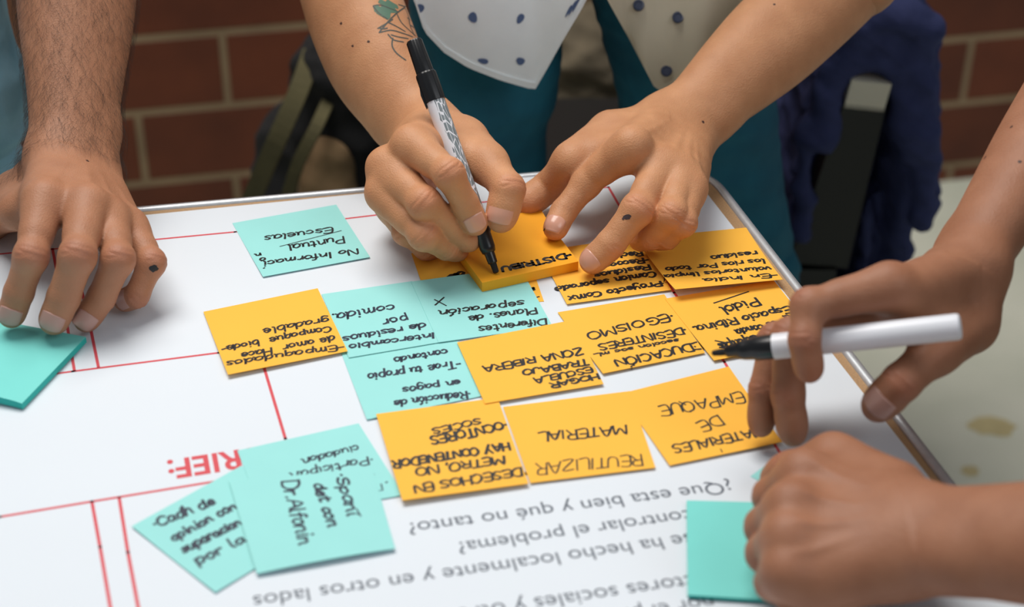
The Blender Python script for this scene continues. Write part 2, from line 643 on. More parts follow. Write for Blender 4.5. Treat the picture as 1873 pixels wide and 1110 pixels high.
def brick_material():
    m, nt, b = nodes('brick_wall')
    L = nt.links
    tc = nt.nodes.new('ShaderNodeTexCoord')
    mp = nt.nodes.new('ShaderNodeMapping')
    mp.inputs['Location'].default_value = (LX, LY, 0)
    L.new(tc.outputs['UV'], mp.inputs['Vector'])
    br = nt.nodes.new('ShaderNodeTexBrick')
    br.inputs['Scale'].default_value = 1.0
    br.inputs['Brick Width'].default_value = BW
    br.inputs['Row Height'].default_value = BH
    br.inputs['Mortar Size'].default_value = 0.0062
    br.inputs['Mortar Smooth'].default_value = 0.25
    br.inputs['Bias'].default_value = -0.2
    br.inputs['Color1'].default_value = lin((112, 53, 26))
    br.inputs['Color2'].default_value = lin((88, 41, 20))
    br.inputs['Mortar'].default_value = lin((150, 128, 98))
    L.new(mp.outputs['Vector'], br.inputs['Vector'])
    n = nt.nodes.new('ShaderNodeTexNoise'); n.inputs['Scale'].default_value = 9; n.inputs['Detail'].default_value = 6
    L.new(mp.outputs['Vector'], n.inputs['Vector'])
    mx = nt.nodes.new('ShaderNodeMix'); mx.data_type = 'RGBA'; mx.blend_type = 'MULTIPLY'
    mx.inputs[0].default_value = 0.6
    r = nt.nodes.new('ShaderNodeValToRGB')
    r.color_ramp.elements[0].position, r.color_ramp.elements[1].position = 0.3, 0.7
    r.color_ramp.elements[0].color, r.color_ramp.elements[1].color = (0.45, 0.42, 0.4, 1), (1, 1, 1, 1)
    L.new(n.outputs['Fac'], r.inputs['Fac'])
    L.new(br.outputs['Color'], mx.inputs[6]); L.new(r.outputs['Color'], mx.inputs[7])
    L.new(mx.outputs[2], b.inputs['Base Color'])
    bp = nt.nodes.new('ShaderNodeBump'); bp.inputs['Strength'].default_value = 0.6; bp.inputs['Distance'].default_value = 0.006
    iv = nt.nodes.new('ShaderNodeMath'); iv.operation = 'SUBTRACT'; iv.inputs[0].default_value = 1.0
    L.new(br.outputs['Fac'], iv.inputs[1]); L.new(iv.outputs[0], bp.inputs['Height'])
    L.new(bp.outputs['Normal'], b.inputs['Normal'])
    b.inputs['Roughness'].default_value = 0.75
    return m


def floor_material():
    m, nt, b = nodes('worn_concrete')
    L = nt.links
    tc = nt.nodes.new('ShaderNodeTexCoord')
    n = nt.nodes.new('ShaderNodeTexNoise'); n.inputs['Scale'].default_value = 3.5; n.inputs['Detail'].default_value = 8
    L.new(tc.outputs['Object'], n.inputs['Vector'])
    r = nt.nodes.new('ShaderNodeValToRGB')
    r.color_ramp.elements[0].position, r.color_ramp.elements[1].position = 0.35, 0.7
    r.color_ramp.elements[0].color, r.color_ramp.elements[1].color = lin((206, 210, 190)), lin((232, 232, 214))
    L.new(n.outputs['Fac'], r.inputs['Fac'])
    L.new(r.outputs['Color'], b.inputs['Base Color'])
    b.inputs['Roughness'].default_value = 0.5
    return m


bm = bmesh.new()
bmesh.ops.create_grid(bm, x_segments=1, y_segments=1, size=4.0)
for v in bm.verts: v.co.y += 1.0
tag(from_bm('floor', bm, floor_material()), kind='structure')

# back wall, a little turned to the camera
bm = bmesh.new()
uv = bm.loops.layers.uv.new('UVMap')
c0, c1 = np.array([*wl, 0.0]), np.array([*wr, 0.0])
Lw = float(np.linalg.norm(c1 - c0))
vs = [bm.verts.new(c0 + wn * t + np.array([0, 0, z])) if s == 0 else bm.verts.new(c1 + wn * t + np.array([0, 0, z]))
      for t in (0, 0.15) for s, z in ((0, 0), (1, 0), (1, 2.8), (0, 2.8))]
for idx in ((0, 1, 2, 3), (5, 4, 7, 6), (1, 5, 6, 2), (4, 0, 3, 7), (3, 2, 6, 7), (4, 5, 1, 0)):
    f = bm.faces.new([vs[i] for i in idx])
    for lp in f.loops:
        co = np.array(lp.vert.co)
        lp[uv].uv = (float((co - c0) @ wd), co[2])
tag(from_bm('wall_back', bm, brick_material()), kind='structure')

# oily stains on the floor at the right
STAIN = mat('floor_stain', (204, 190, 142), 0.5, noise=0.15, nscale=20)
for q, (px, py, rx, ry) in enumerate(((1815, 780, 0.030, 0.022), (1775, 862, 0.012, 0.012))):
    d = ray(px, py)
    p = CAM + d * (-CAM[2] / d[2])
    bm = bmesh.new()
    rr = random.Random(q)
    ring = [bm.verts.new((p[0] + rx * math.cos(a) * (1 + rr.uniform(-.2, .2)), p[1] + ry * math.sin(a) * (1 + rr.uniform(-.2, .2)), 0.0008))
            for a in np.linspace(0, 2 * PI, 18)[:-1]]
    bm.faces.new(ring)
    tag(from_bm('floor_stain', bm, STAIN), 'yellowish oily stain on the concrete floor beside the table' if q == 0 else
        'small faint stain on the concrete floor nearest the table corner', 'stain')

# ------------------------------------------------------------------ table
ALU = mat('brushed_aluminium', (214, 218, 222), 0.36, 0.55, noise=0.06, nscale=220)
BOARD = mat('brown_hardboard', (176, 140, 100), 0.6, noise=0.16, nscale=900)
DARK = mat('dark_gap', (30, 26, 24), 0.7)


def line_x(p, u, q, v):
    A = np.array([[u[0], -v[0]], [u[1], -v[1]]])
    t = np.linalg.solve(A, (q - p)[:2])
    return p[:2] + u[:2] * t[0]


pb0, pb1 = at(230, 381), at(1000, 314)
pr0, pr1 = at(1410, 450), at(1745, 880)
ub, vr_ = unit(pb1 - pb0), unit(pr1 - pr0)
CX = line_x(pb0, ub, pr0, vr_)
C0 = np.array([CX[0], CX[1]])
cornersT = [C0, C0 + vr_[:2] * 0.74, C0 + vr_[:2] * 0.74 - ub[:2] * 0.98, C0 - ub[:2] * 0.98]


def rounded(poly, rad, n=12):
    out = []
    m = len(poly)
    for i in range(m):
        p, a, b = poly[i], poly[i - 1], poly[(i + 1) % m]
        da, db = unit(a - p), unit(b - p)
        ang = math.acos(max(-1, min(1, da @ db)))
        t = rad / math.tan(ang / 2)
        c = p + unit(da + db) * rad / math.sin(ang / 2)
        s, e = p + da * t, p + db * t
        a0, a1 = math.atan2(*(s - c)[::-1]), math.atan2(*(e - c)[::-1])
        while a1 - a0 > PI: a1 -= 2 * PI
        while a1 - a0 < -PI: a1 += 2 * PI
        for k in range(n + 1):
            th = a0 + (a1 - a0) * k / n
            out.append(c + rad * np.array([math.cos(th), math.sin(th)]))
    return np.array(out)


def inset(poly, d):
    m = len(poly)
    cen = poly.mean(0)
    out = []
    for i in range(m):
        t = unit(poly[(i + 1) % m] - poly[i - 1])
        nrm = np.array([-t[1], t[0]])
        if nrm @ (cen - poly[i]) < 0: nrm = -nrm
        out.append(poly[i] + nrm * d)
    return np.array(out)


table = empty('table', (float(C0[0]) - 0.45, float(C0[1]) - 0.45, 0), 'brown board table with an aluminium edge under the white poster', 'table')
outl = rounded(cornersT, 0.055)


def prism(name, poly, z0, z1, material, parent):
    n = len(poly)
    V = [(*p, z0) for p in poly] + [(*p, z1) for p in poly]
    Fc = [tuple(range(n)), tuple(range(2 * n - 1, n - 1, -1))] + [(i, n + i, n + (i + 1) % n, (i + 1) % n) for i in range(n)]
    bm = bmesh.new()
    vv = [bm.verts.new(v) for v in V]
    for f in Fc: bm.faces.new([vv[i] for i in f])
    return from_bm(name, bm, material, parent)


prism('tabletop', inset(outl, 0.0076), T - 0.022, T, BOARD, table)
prof = [(0.0075, -0.024), (0.001, -0.024), (0.0, -0.020), (0.0, -0.002), (0.0012, 0.0012), (0.004, 0.0022), (0.0062, 0.0016), (0.0073, -0.0006), (0.0075, -0.004)]
V, Fc = [], []
rings = [inset(outl, d) for d, _ in prof]
n = len(outl)
for (d, z), rg in zip(prof, rings): V += [(*p, T + z) for p in rg]
for k in range(len(prof)):
    k2 = (k + 1) % len(prof)
    for i in range(n):
        j = (i + 1) % n
        Fc.append((k * n + i, k * n + j, k2 * n + j, k2 * n + i))
o = mesh_np('metal_edge', V, Fc, ALU, table, True)
bm = bmesh.new(); bm.from_mesh(o.data); bmesh.ops.recalc_face_normals(bm, faces=bm.faces); bm.to_mesh(o.data); bm.free()
LEGM = mat('grey_steel_leg', (120, 124, 126), 0.4, 0.8)
for p in inset(np.array(cornersT), 0.075):
    tube('leg', [(p[0], p[1], 0.0), (p[0], p[1], T - 0.021)], 0.0125, LEGM, table, 16)

# ------------------------------------------------------------------ poster
PAPER = mat('poster_paper', (224, 231, 238), 0.55, spec=0.3, noise=0.012, nscale=6)
RED = mat('red_print', (214, 74, 84), 0.6)
GREYINK = mat('grey_print', (86, 94, 106), 0.6)
pu, pv = unit(at(1000, 322) - at(240, 397))[:2], unit(at(1617, 769) - at(1268, 323))[:2]
TR_ = line_x(at(1000, 322)[:2], unit(at(1000, 322) - at(240, 397)), at(1268, 323)[:2], unit(at(1617, 769) - at(1268, 323)))
rad_p = [TR_, TR_ + pv * 0.62, TR_ + pv * 0.62 - pu * 0.86, TR_ - pu * 0.86]
Z_P = 0.0006
poster = prism('paper_poster', np.array(rad_p), T + 0.0002, T + Z_P, PAPER, None)
tag(poster, 'large white printed paper poster spread over the table top', 'poster')


def strip_mesh(name, lines, wid, z, material, parent):
    V, Fc = [], []
    for pts in lines:
        P = [at(*p, z)[:2] for p in pts]
        for a, b in zip(P[:-1], P[1:]):
            u = unit(b - a); s = np.array([-u[1], u[0]]) * wid / 2
            k = len(V)
            a2, b2 = a - u * wid / 2, b + u * wid / 2
            V += [(*(a2 + s), T + z), (*(b2 + s), T + z), (*(b2 - s), T + z), (*(a2 - s), T + z)]
            Fc.append((k, k + 3, k + 2, k + 1))
    return mesh_np(name, V, Fc, material, parent, False)


strip_mesh('red_ruling', [
    [(-60, 470), (262, 440), (430, 424), (706, 391), (955, 361), (1113, 342)],
    [(40, 692), (133, 679), (400, 645), (560, 620)],
    [(-60, 955), (0, 945), (168, 917), (395, 880), (600, 846)],
    [(96, 455), (123, 596), (136, 678)], [(131, 452), (166, 602), (180, 671)],
    [(470, 640), (483, 672), (522, 802), (536, 856)],
    [(168, 917), (183, 1000), (212, 1170)], [(218, 910), (234, 1010), (264, 1170)],
    [(1113, 342), (1135, 380), (1233, 535), (1325, 662), (1440, 850)]], 0.0019, Z_P + 0.00008, RED, poster)


def printed(name, text, p0, p1, material, parent, bold=0.0, z=Z_P + 0.00010, height=None):
    """printed line: baseline from p0 to p1 in the photo"""
    cu = bpy.data.curves.new(name, 'FONT')
    cu.body = text
    cu.size = 1.0
    cu.offset = bold
    o = bpy.data.objects.new(name, cu)
    COL.objects.link(o)
    bpy.context.view_layer.update()
    me = bpy.data.meshes.new_from_object(o.evaluated_get(bpy.context.evaluated_depsgraph_get()))
    bpy.data.objects.remove(o)
    co = np.empty(len(me.vertices) * 3, np.float32); me.vertices.foreach_get('co', co)
    co = co.reshape(-1, 3)
    x0, x1 = co[:, 0].min(), co[:, 0].max()
    a, b = at(*p0, z), at(*p1, z)
    u = unit(b - a); v = np.array([-u[1], u[0], 0])
    sx = np.linalg.norm(b - a) / (x1 - x0)
    sy = sx if height is None else height / 0.729
    P = a + (co[:, 0] - x0)[:, None] * sx * u + co[:, 1][:, None] * sy * v
    me.vertices.foreach_set('co', P.astype(np.float32).ravel())
    me.update()
    me.materials.clear(); me.materials.append(material)
    o = bpy.data.objects.new(name, me)
    COL.objects.link(o)
    setpar(o, parent)
    return o


printed('printed_heading', 'BRIEF:', (474, 817), (305, 843), RED, poster, 0.022, height=0.0185)
for tx, a, b in (('¿Que esta bien y qué no tanto?', (1334, 880), (746, 957)),
                 ('controlar el problema?', (1262, 932), (836, 992)),
                 ('se ha hecho localmente y en otros lados', (1262, 975), (462, 1090)),
                 ('actores sociales y otros', (1288, 1048), (812, 1117)),
                 ('por el proceso', (1300, 1090), (1020, 1131))):
    printed('printed_text', tx, a, b, GREYINK, poster)

# ------------------------------------------------------------------ sticky notes
TEAL = mat('teal_note_paper', (158, 226, 222), 0.62, spec=0.25, noise=0.015, nscale=30)
TEAL_EDGE_BOUNCE = mat('teal_pad_edge_bounce', (48, 184, 174), 0.6, spec=0.25)  # deeper than the sheets: light bouncing between them is put into the colour
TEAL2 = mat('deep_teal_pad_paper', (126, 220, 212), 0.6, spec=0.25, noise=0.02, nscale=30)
ORANGE = mat('orange_note_paper', (255, 190, 70), 0.62, spec=0.25, noise=0.012, nscale=30)
ORANGE2 = mat('orange_pad_paper', (255, 176, 40), 0.6, spec=0.25, noise=0.02, nscale=30)
INK = mat('black_marker_ink', (30, 32, 36), 0.45)
INK2 = mat('blue_black_marker_ink', (34, 44, 66), 0.45)


def note(corners, material, label, layer=1, group=None, lift=(0, 0, 0, 0), thick=0.00014, bow=0.0, name='sticky_note', n=14):
    """corners TL TR BR BL as seen; lift = extra height of each corner; bow = sag between the corners"""
    h0 = Z_P + 0.0003 * layer
    C = [at(px, py, h0 + l) for (px, py), l in zip(corners, lift)]
    V = []
    for i in range(n + 1):
        for j in range(n + 1):
            u, v = j / n, i / n
            p = C[0] * (1 - u) * (1 - v) + C[1] * u * (1 - v) + C[2] * u * v + C[3] * (1 - u) * v
            # a note is stuck along one edge: the free edge lifts as a smooth curl
            lz = lift[0] * (1 - u) * (1 - v) ** 2 + lift[1] * u * (1 - v) ** 2 + lift[2] * u * v ** 2 + lift[3] * (1 - u) * v ** 2
            z = T + h0 + lz + bow * 4 * u * (1 - u) * v
            V.append((p[0], p[1], z))
    m = (n + 1) ** 2
    V = V + [(x, y, z - thick) for x, y, z in V]
    Fc = []
    q = lambda i, j: i * (n + 1) + j
    for i in range(n):
        for j in range(n):
            a, b, c, d = q(i, j), q(i, j + 1), q(i + 1, j + 1), q(i + 1, j)
            Fc.append((a, d, c, b)); Fc.append((a + m, b + m, c + m, d + m))
    rim = [q(0, j) for j in range(n)] + [q(i, n) for i in range(n)] + [q(n, j) for j in range(n, 0, -1)] + [q(i, 0) for i in range(n, 0, -1)]
    for k in range(len(rim)):
        a, b = rim[k], rim[(k + 1) % len(rim)]
        Fc.append((a, b, b + m, a + m))
    o = mesh_np(name, V, Fc, material, None, True)
    o.data.set_sharp_from_angle(angle=math.radians(40))
    tag(o, label, 'sticky note', group)
    return o


def square(pa, pb, side=1, h=0.0015):
    """the four corners in the photo of a square note with edge pa -> pb"""
    a, b = at(*pa, h), at(*pb, h)
    u = b - a
    v = np.array([-u[1], u[0], 0]) * side
    def px(p):
        d = p - CAM
        z = d @ FW
        return (936.5 + F_PX * (d @ RT) / z, 555 - F_PX * (d @ UP) / z)
    return [pa, pb, px(b + v), px(a + v)]


# single-stroke hand lettering: glyph = width ; strokes of x,y pairs (cap 10, x height 6)
GL = {
 'A': '8;0,0 4,10 8,0;1.5,3.6 6.5,3.8', 'B': '7;0,0 0,10;0,10 5,9.6 6,7.6 4.5,5.6 0,5.2;0,5.2 5.5,5 6.8,2.6 5,0.3 0,0',
 'C': '7;7,8.6 4.5,10 1.5,8.5 0,5 1.2,1.5 4,0 7,1.2', 'D': '8;0,0 0.3,10;0,10 4.5,9.6 7.6,6.5 7,2.5 4,0.2 0,0',
 'E': '6;6,10 0,9.8 0,0 6,0.2;0,5.2 5,5.4', 'F': '6;6,10 0,9.8 0,0;0,5.2 5,5.4', 'G': '8;7,8.6 4.5,10 1.5,8.5 0,5 1.2,1.5 4,0 7,1.2 7,4.5 4,4.4',
 'H': '7;0,0 0.2,10;7,0 6.8,10;0,5 7,5.3', 'I': '2;1,0 1.2,10', 'J': '6;5.5,10 5.4,2.5 3.5,0 1,0.4 0,2.4', 'L': '6;0,10 0,0 6,0.3',
 'M': '9;0,0 1,10 4.5,3 8,10 9,0', 'N': '8;0,0 0.3,10 7,0 7.3,10', 'O': '8;4,10 1,8.5 0,5 1.2,1.2 4,0 6.8,1.4 8,5 6.8,8.8 4,10',
 'P': '7;0,0 0.2,10;0,10 5,9.8 6.6,7.5 5,5 0,4.6', 'Q': '8;4,10 1,8.5 0,5 1.2,1.2 4,0 6.8,1.4 8,5 6.8,8.8 4,10;5,2.5 8.4,-1', 'R': '7;0,0 0.2,10;0,10 5,9.8 6.4,7.7 5,5.4 0,5;3,5.2 7,0',
 'S': '6.5;6.2,8.8 3.5,10 0.8,8.2 2,5.8 5.4,4.2 6,1.8 3.5,0 0,1.2', 'T': '7;0,9.8 7.2,10.2;3.6,10 3.4,0', 'U': '7;0,10 0.3,2.5 3.2,0 6.2,2 7,10',
 'V': '7;0,10 3.4,0 7,10', 'X': '7;0,0 7,10;0,10 7,0', 'Y': '7;0,10 3.4,5;7,10 2.4,-1', 'Z': '7;0,9.8 7,10 0,0 7,0.2',
 'a': '6;5.5,5 3,6 0.5,4 0.6,1.2 2.8,0 5,2.2 5.5,5.6 5.4,1 6.6,0.2', 'b': '6;0.4,10 0.3,0.4 3,0 5.5,2 5,5 2.5,6 0.4,3.6', 'c': '5;5,5 3,6 0.6,4.2 0.6,1.4 2.6,0 5,1',
 'd': '6;5.4,5 3,6 0.6,4 0.6,1.2 2.8,0 5,2.2 5.6,10 5.6,1 6.6,0.2', 'e': '5.4;0.5,2.8 4.8,3.6 4.4,5.6 2.4,6 0.4,4 0.6,1.2 2.8,0 5.4,1.2', 'f': '4;4.4,9.4 2.8,10 1.6,8 1.4,-1;0,5.4 4,5.8',
 'g': '6;5.4,5 3,6 0.6,4 0.8,1.4 3,0.6 5,2.6 5.6,5.6 5.2,-2 3.2,-4 0.6,-2.6', 'h': '6;0.3,10 0.2,0;0.2,3.2 2.8,6 4.8,5 5,1.4 6,0', 'i': '2.2;1,6 1,1 2,0;1.2,8.4 1.5,8.8', 'j': '3;2,6 1.8,-2 0,-4;2.2,8.4 2.5,8.8',
 'l': '2.4;0.6,10 0.5,1.2 2,0', 'm': '8.6;0.2,6 0.2,0;0.2,3.6 2.2,6 3.6,4.6 3.7,0;3.7,3.6 5.8,6 7.4,4.6 7.4,1 8.6,0', 'n': '6;0.2,6 0.2,0;0.2,3.4 2.6,6 4.6,5 4.8,1.2 6,0',
 'o': '5.6;2.8,6 0.6,4.6 0.4,1.6 2.6,0 5,1.4 5.2,4.4 2.8,6 4.2,5.9', 'p': '6;0.4,6 0.2,-4;0.3,4 2.6,6 5.2,4.4 5,1.4 2.8,0 0.4,1.4', 'q': '6;5.4,5 3,6 0.6,4 0.8,1.4 3,0.4 5,2.6 5.4,6 5.4,-4',
 'r': '4.2;0.3,6 0.3,0;0.3,3.4 2,5.8 4.2,5.6', 's': '5;4.6,5.2 2.6,6 0.8,4.8 2,3.3 4.4,2.2 4,0.5 1.6,0 0,0.8', 't': '4.4;1.8,9 1.6,1.4 3,0 4.4,0.8;0,6 4.2,6.3', 'u': '6;0.3,6 0.4,1.4 2.4,0 4.6,1.6 5,6 5,1 6.2,0',
 'v': '5;0,6 2.4,0 5,6', 'x': '5;0,0 5,6;0,6 5,0', 'y': '5.4;0.2,6 1,2.8 3,2 4.8,4;5.2,6 4.4,-2.4 2,-4 0.2,-3', 'z': '5;0,6 5,6 0,0 5,0.2',
 '-': '4;0,4.4 3.6,4.7', '.': '1.6;0.6,0.2 1,0.6', ':': '1.8;0.6,0.4 1,0.8;0.8,4.8 1.2,5.2', '*': '2;0.4,4 1,4.6', ',': '1.6;1,0.6 0.4,-1.6', "'": '1.5;1,8 0.6,10',
 '\u00f3': '5.6;2.8,6 0.6,4.6 0.4,1.6 2.6,0 5,1.4 5.2,4.4 2.8,6;2.4,8 4.6,10', '\u00d3': '8;4,10 1,8.5 0,5 1.2,1.2 4,0 6.8,1.4 8,5 6.8,8.8 4,10;4,11.6 6.5,13.4', '\u00ed': '2.2;1,6 1,1 2,0;1,8 3,10',
}


def spline(pts, k=4):
    if len(pts) < 3: return pts
    P = [pts[0]] + pts + [pts[-1]]
    out = []
    for i in range(1, len(P) - 2):
        p0, p1, p2, p3 = [np.array(x) for x in P[i - 1:i + 3]]
        for t in np.linspace(0, 1, k, endpoint=False):
            out.append(0.5 * (2 * p1 + (p2 - p0) * t + (2 * p0 - 5 * p1 + 4 * p2 - p3) * t * t + (3 * p1 - p0 - 3 * p2 + p3) * t ** 3))
    return out + [np.array(pts[-1])]


def bvh_obj(o):
    bpy.context.view_layer.update()
    V = [o.matrix_world @ v.co for v in o.data.vertices]
    return BVHTree.FromPolygons(V, [tuple(p.vertices) for p in o.data.polygons])


class Ink:
    """marker strokes laid on the top of one sheet"""
    def __init__(self, sheet, seed=1, z=0.00011):
        self.b = bvh_obj(sheet); self.s = sheet; self.z = z
        self.V, self.F = [], []
        self.r = random.Random(seed)

    def drop(self, x, y):
        hit = self.b.ray_cast(Vector((x, y, T + 0.2)), Vector((0, 0, -1)))
        return (x, y, (hit[0].z if hit[0] is not None else T + 0.001) + self.z)

    def stroke(self, pts, w):
        """pts world xy"""
        P = [np.array(p, float) for p in pts]
        # thin out coincident points
        Q = [P[0]]
        for p in P[1:]:
            if np.linalg.norm(p - Q[-1]) > 1e-5: Q.append(p)
        if len(Q) == 1: Q.append(Q[0] + np.array([w * 0.3, 0]))
        k0 = len(self.V)
        n = len(Q)
        for i, p in enumerate(Q):
            d = unit(Q[min(i + 1, n - 1)] - Q[max(i - 1, 0)])
            ww = w / 2 * self.r.uniform(0.88, 1.14)
            # a chisel nib: broader across one direction
            ww *= 0.86 + 0.32 * abs(d[0] * 0.5 + d[1] * 0.86)
            s = np.array([-d[1], d[0]]) * ww
            if i == 0: p = p - d * w * 0.3
            if i == n - 1: p = p + d * w * 0.3
            self.V += [self.drop(*(p + s)), self.drop(*(p - s))]
        for i in range(n - 1):
            a = k0 + 2 * i
            self.F.append((a, a + 1, a + 3, a + 2))
        for end in (0, n - 1):                       # round ends
            c = Q[end]; k = len(self.V)
            m = 8
            self.V += [self.drop(*(c + w * 0.5 * np.array([math.cos(t), math.sin(t)]))) for t in np.linspace(0, 2 * PI, m + 1)[:-1]]
            self.F.append(tuple(range(k, k + m)))

    def text(self, txt, p0, p1, cap, w=0.00115, h=0.002, slant=0.12):
        """baseline from p0 to p1 in the photo, cap height in metres"""
        a, b = at(*p0, h)[:2], at(*p1, h)[:2]
        Lw_ = np.linalg.norm(b - a); u = (b - a) / Lw_; v = np.array([-u[1], u[0]])
        x = 0; items = []
        for ch in txt:
            if ch == ' ': x += 5; continue
            g = GL.get(ch)
            if g is None: continue
            parts = g.split(';')
            items.append((x, parts[1:])); x += float(parts[0]) + 1.3
        sx = Lw_ / max(x - 1.3, 1); w = w * 1.2; sy = max(cap * .55, cap * .96 - w) / 10
        for gx, strokes in items:
            jx, jy, js = self.r.uniform(-.4, .4), self.r.uniform(-.5, .5), self.r.uniform(0.9, 1.1)
            for st in strokes:
                pts = [tuple(float(q) for q in p.split(',')) for p in st.split()]
                pts = [(px_ + self.r.uniform(-.3, .3), py_ + self.r.uniform(-.3, .3)) for px_, py_ in pts]
                pts = spline(pts)
                self.stroke([a + u * ((gx + jx + q[0] + slant * q[1] * sy / sx) * sx) + v * ((q[1] * js + jy) * sy) for q in pts], w)

    def line(self, pxs, w=0.0008, h=0.002):
        self.stroke([at(*p, h)[:2] for p in pxs], w)

    def done(self, material=None, name='handwriting'):
        return mesh_np(name, self.V, self.F, material or INK, self.s, False)


GT, GO = 'teal notes stuck on the poster', 'orange notes stuck on the poster'

# alone near the top of the poster
s = note([(425, 408), (615, 374), (677, 470), (481, 506)], TEAL, 'teal note reading Escuelas, alone near the far edge of the poster', 1, GT, (0, 0, .001, .001))
k = Ink(s, 1)
k.text('No Informaci', (652, 454), (482, 477), .0088); k.text('Puntual', (628, 431), (526, 447), .0105)
k.text('Escuelas', (606, 414), (484, 430), .0095); k.text('o', (484, 469), (474, 471), .008); k.text('n', (476, 461), (466, 463), .007)
k.line([(624, 420), (570, 434), (512, 449)]); k.line([(484, 489), (482, 490)], .001)
k.done()

# orange note at the left end of the block
s = note([(372, 570), (581, 527), (636, 642), (417, 685)], ORANGE, 'leftmost orange note of the block, overlapping a teal note', 4, GO, (0, 0, .001, .002))
k = Ink(s, 2)
k.text('-Empaqudados', (628, 631), (414, 664), .0085); k.text('de amor  Hace', (610, 615), (442, 648), .0088)
k.text('Compaque  biode-', (603, 597), (405, 636), .0085); k.text('gradable', (601, 580), (482, 602), .0088)
k.done()

# teal notes of the block
s = note([(622, 640), (832, 612), (887, 723), (671, 767)], TEAL, 'teal note about payments, lower one between the orange notes', 1, GT, (0, 0, .0005, .001))
k = Ink(s, 3)
k.text('*Reducci\u00f3n de', (858, 713), (721, 732), .0092); k.text('en pagos', (840, 692), (736, 708), .0085)
k.text('-Trae tu propio', (840, 657), (673, 682), .0095); k.text('contando', (816, 636), (720, 652), .0082)
k.done(INK2)
s = note([(588, 538), (754, 514), (803, 626), (638, 654)], TEAL, 'teal note reading comida, right of the leftmost orange note', 2, GT, (0, 0, .0004, .0004))
k = Ink(s, 4)
k.text('Intercambio', (793, 608), (638, 629), .0078); k.text('de residuos', (776, 589), (626, 615), .0085)
k.text('por', (742, 575), (699, 584), .0095); k.text('comida.', (719, 555), (607, 573), .0105)
k.done(INK2)
s = note([(752, 463), (958, 446), (995, 551), (789, 568)], ORANGE, 'orange note mostly hidden under the thick orange pad', 1, GO)
k = Ink(s, 5)
k.text('de', (846, 493), (819, 503), .0085, .0017); k.done(); k = Ink(s, 51)
k.text('s', (976, 524), (965, 527), .006, .0018); k.line([(986, 540), (980, 542)], .001)
k.done()
s = note([(752, 515), (951, 488), (1011, 597), (802, 626)], TEAL, 'teal note with an X, in front of the thick orange pad', 3, GT, (0, 0, .0004, .0004))
k = Ink(s, 6)
k.text('Diferentes', (998, 582), (876, 597), .0092); k.text('Planes. de', (980, 562), (858, 578), .0095)
k.text('separaci\u00f3n', (957, 549), (802, 568), .0092)
k.line([(795, 547), (816, 558)], .0011); k.line([(812, 543), (796, 557)], .0011)
k.done()

# orange notes of the block
s = note([(985, 459), (1172, 432), (1228, 530), (1037, 556)], ORANGE, 'orange note under the fingertip right of the thick orange pad', 2, GO, (0, 0, .001, .001))
k = Ink(s, 7)
k.text('-Proyecto Comx', (1217, 513), (1040, 542), .0088, .00135); k.text('Camion separado', (1197, 496), (1016, 524), .0085, .00135)
k.text('Residuos', (1186, 483), (1086, 499), .0085, .00135); k.text('-Recoge', (1184, 470), (1104, 481), .0085, .00135); k.text('Recic', (1172, 457), (1122, 464), .008, .00135)
k.done()
s = note([(1020, 571), (1215, 538), (1290, 645), (1103, 683)], ORANGE, 'orange note listing egoism and education, middle of the block', 3, GO, (0, 0, .0006, .0012))
k = Ink(s, 8)
k.text('EDUCACI\u00d3N', (1277, 625), (1122, 659), .0098, .0013); k.text('seccion soc mL', (1240, 619), (1086, 648), .0052, .001)
k.text('*DESINTERES', (1252, 598), (1093, 630), .009, .0012); k.text('*EGOISMO', (1227, 572), (1072, 608), .0098, .0012)
k.done()
s = note([(1216, 546), (1415, 512), (1503, 622), (1306, 659)], ORANGE, 'orange note with an underlined word, under the white marker nib', 4, GO, (0, 0, .001, .001))
k = Ink(s, 9)
k.text('acequias', (1408, 607), (1312, 631), .0092, .0014); k.text('R', (1331, 618), (1310, 624), .0115, .0013)
k.text('es conda', (1418, 588), (1344, 604), .009, .0013); k.text('a', (1442, 576), (1432, 578), .008, .0013)
k.text('Espacio R\u00edbina.', (1442, 560), (1266, 598), .0098, .0013); k.text('Pidol', (1381, 545), (1316, 563), .0115, .0013)
k.line([(1369, 533), (1306, 554)], .0011)
k.done()
s = note([(1164, 436), (1365, 416), (1432, 511), (1235, 529)], ORANGE, 'orange note at the table edge, its near side curling up', 5, GO, (0, 0, .005, .008))
k = Ink(s, 10)
k.text('-En India', (1419, 500), (1288, 513), .0075, .00125, .006); k.text('voluntarios limpia', (1407, 487), (1215, 505), .0078, .00125, .005)
k.text('los rios Par todo', (1396, 473), (1216, 491), .0085, .00125, .004); k.text('residuo', (1382, 459), (1299, 469), .0085, .00125, .003)
k.done()
s = note([(836, 626), (1047, 585), (1104, 702), (887, 738)], ORANGE, 'orange note listing home, school and work below the X note', 5, GO, (0, 0, .0006, .001))
k = Ink(s, 11)
k.text('HOGAR', (1092, 685), (1005, 703), .0072, .0013); k.text('-ESCUELA', (1089, 671), (976, 693), .0075, .0012)
k.text('TRABAJO', (1073, 658), (955, 678), .008, .0013); k.text('ZONA RIBERA', (1062, 637), (883, 671), .0085, .0012)
k.done()
s = note([(1134, 720), (1333, 670), (1431, 808), (1225, 851)], ORANGE, 'orange note reading EMPAQUE, under the fingers at the right', 2, GO, (0, 0, .0015, .001))
k = Ink(s, 12)
k.text('MATERIALES', (1392, 783), (1228, 814), .0095, .0011); k.text('DE', (1312, 759), (1273, 772), .0105, .0009); k.text('EMPAQUE', (1354, 716), (1205, 741), .0115, .0009)
k.line([(1318, 822), (1321, 828)], .0007)
k.done()
s = note([(920, 744), (1152, 715), (1199, 855), (970, 883)], ORANGE, 'orange note reading REUTILIZAR, middle of the nearest row', 3, GO, (0, 0, .0008, .0008))
k = Ink(s, 13)
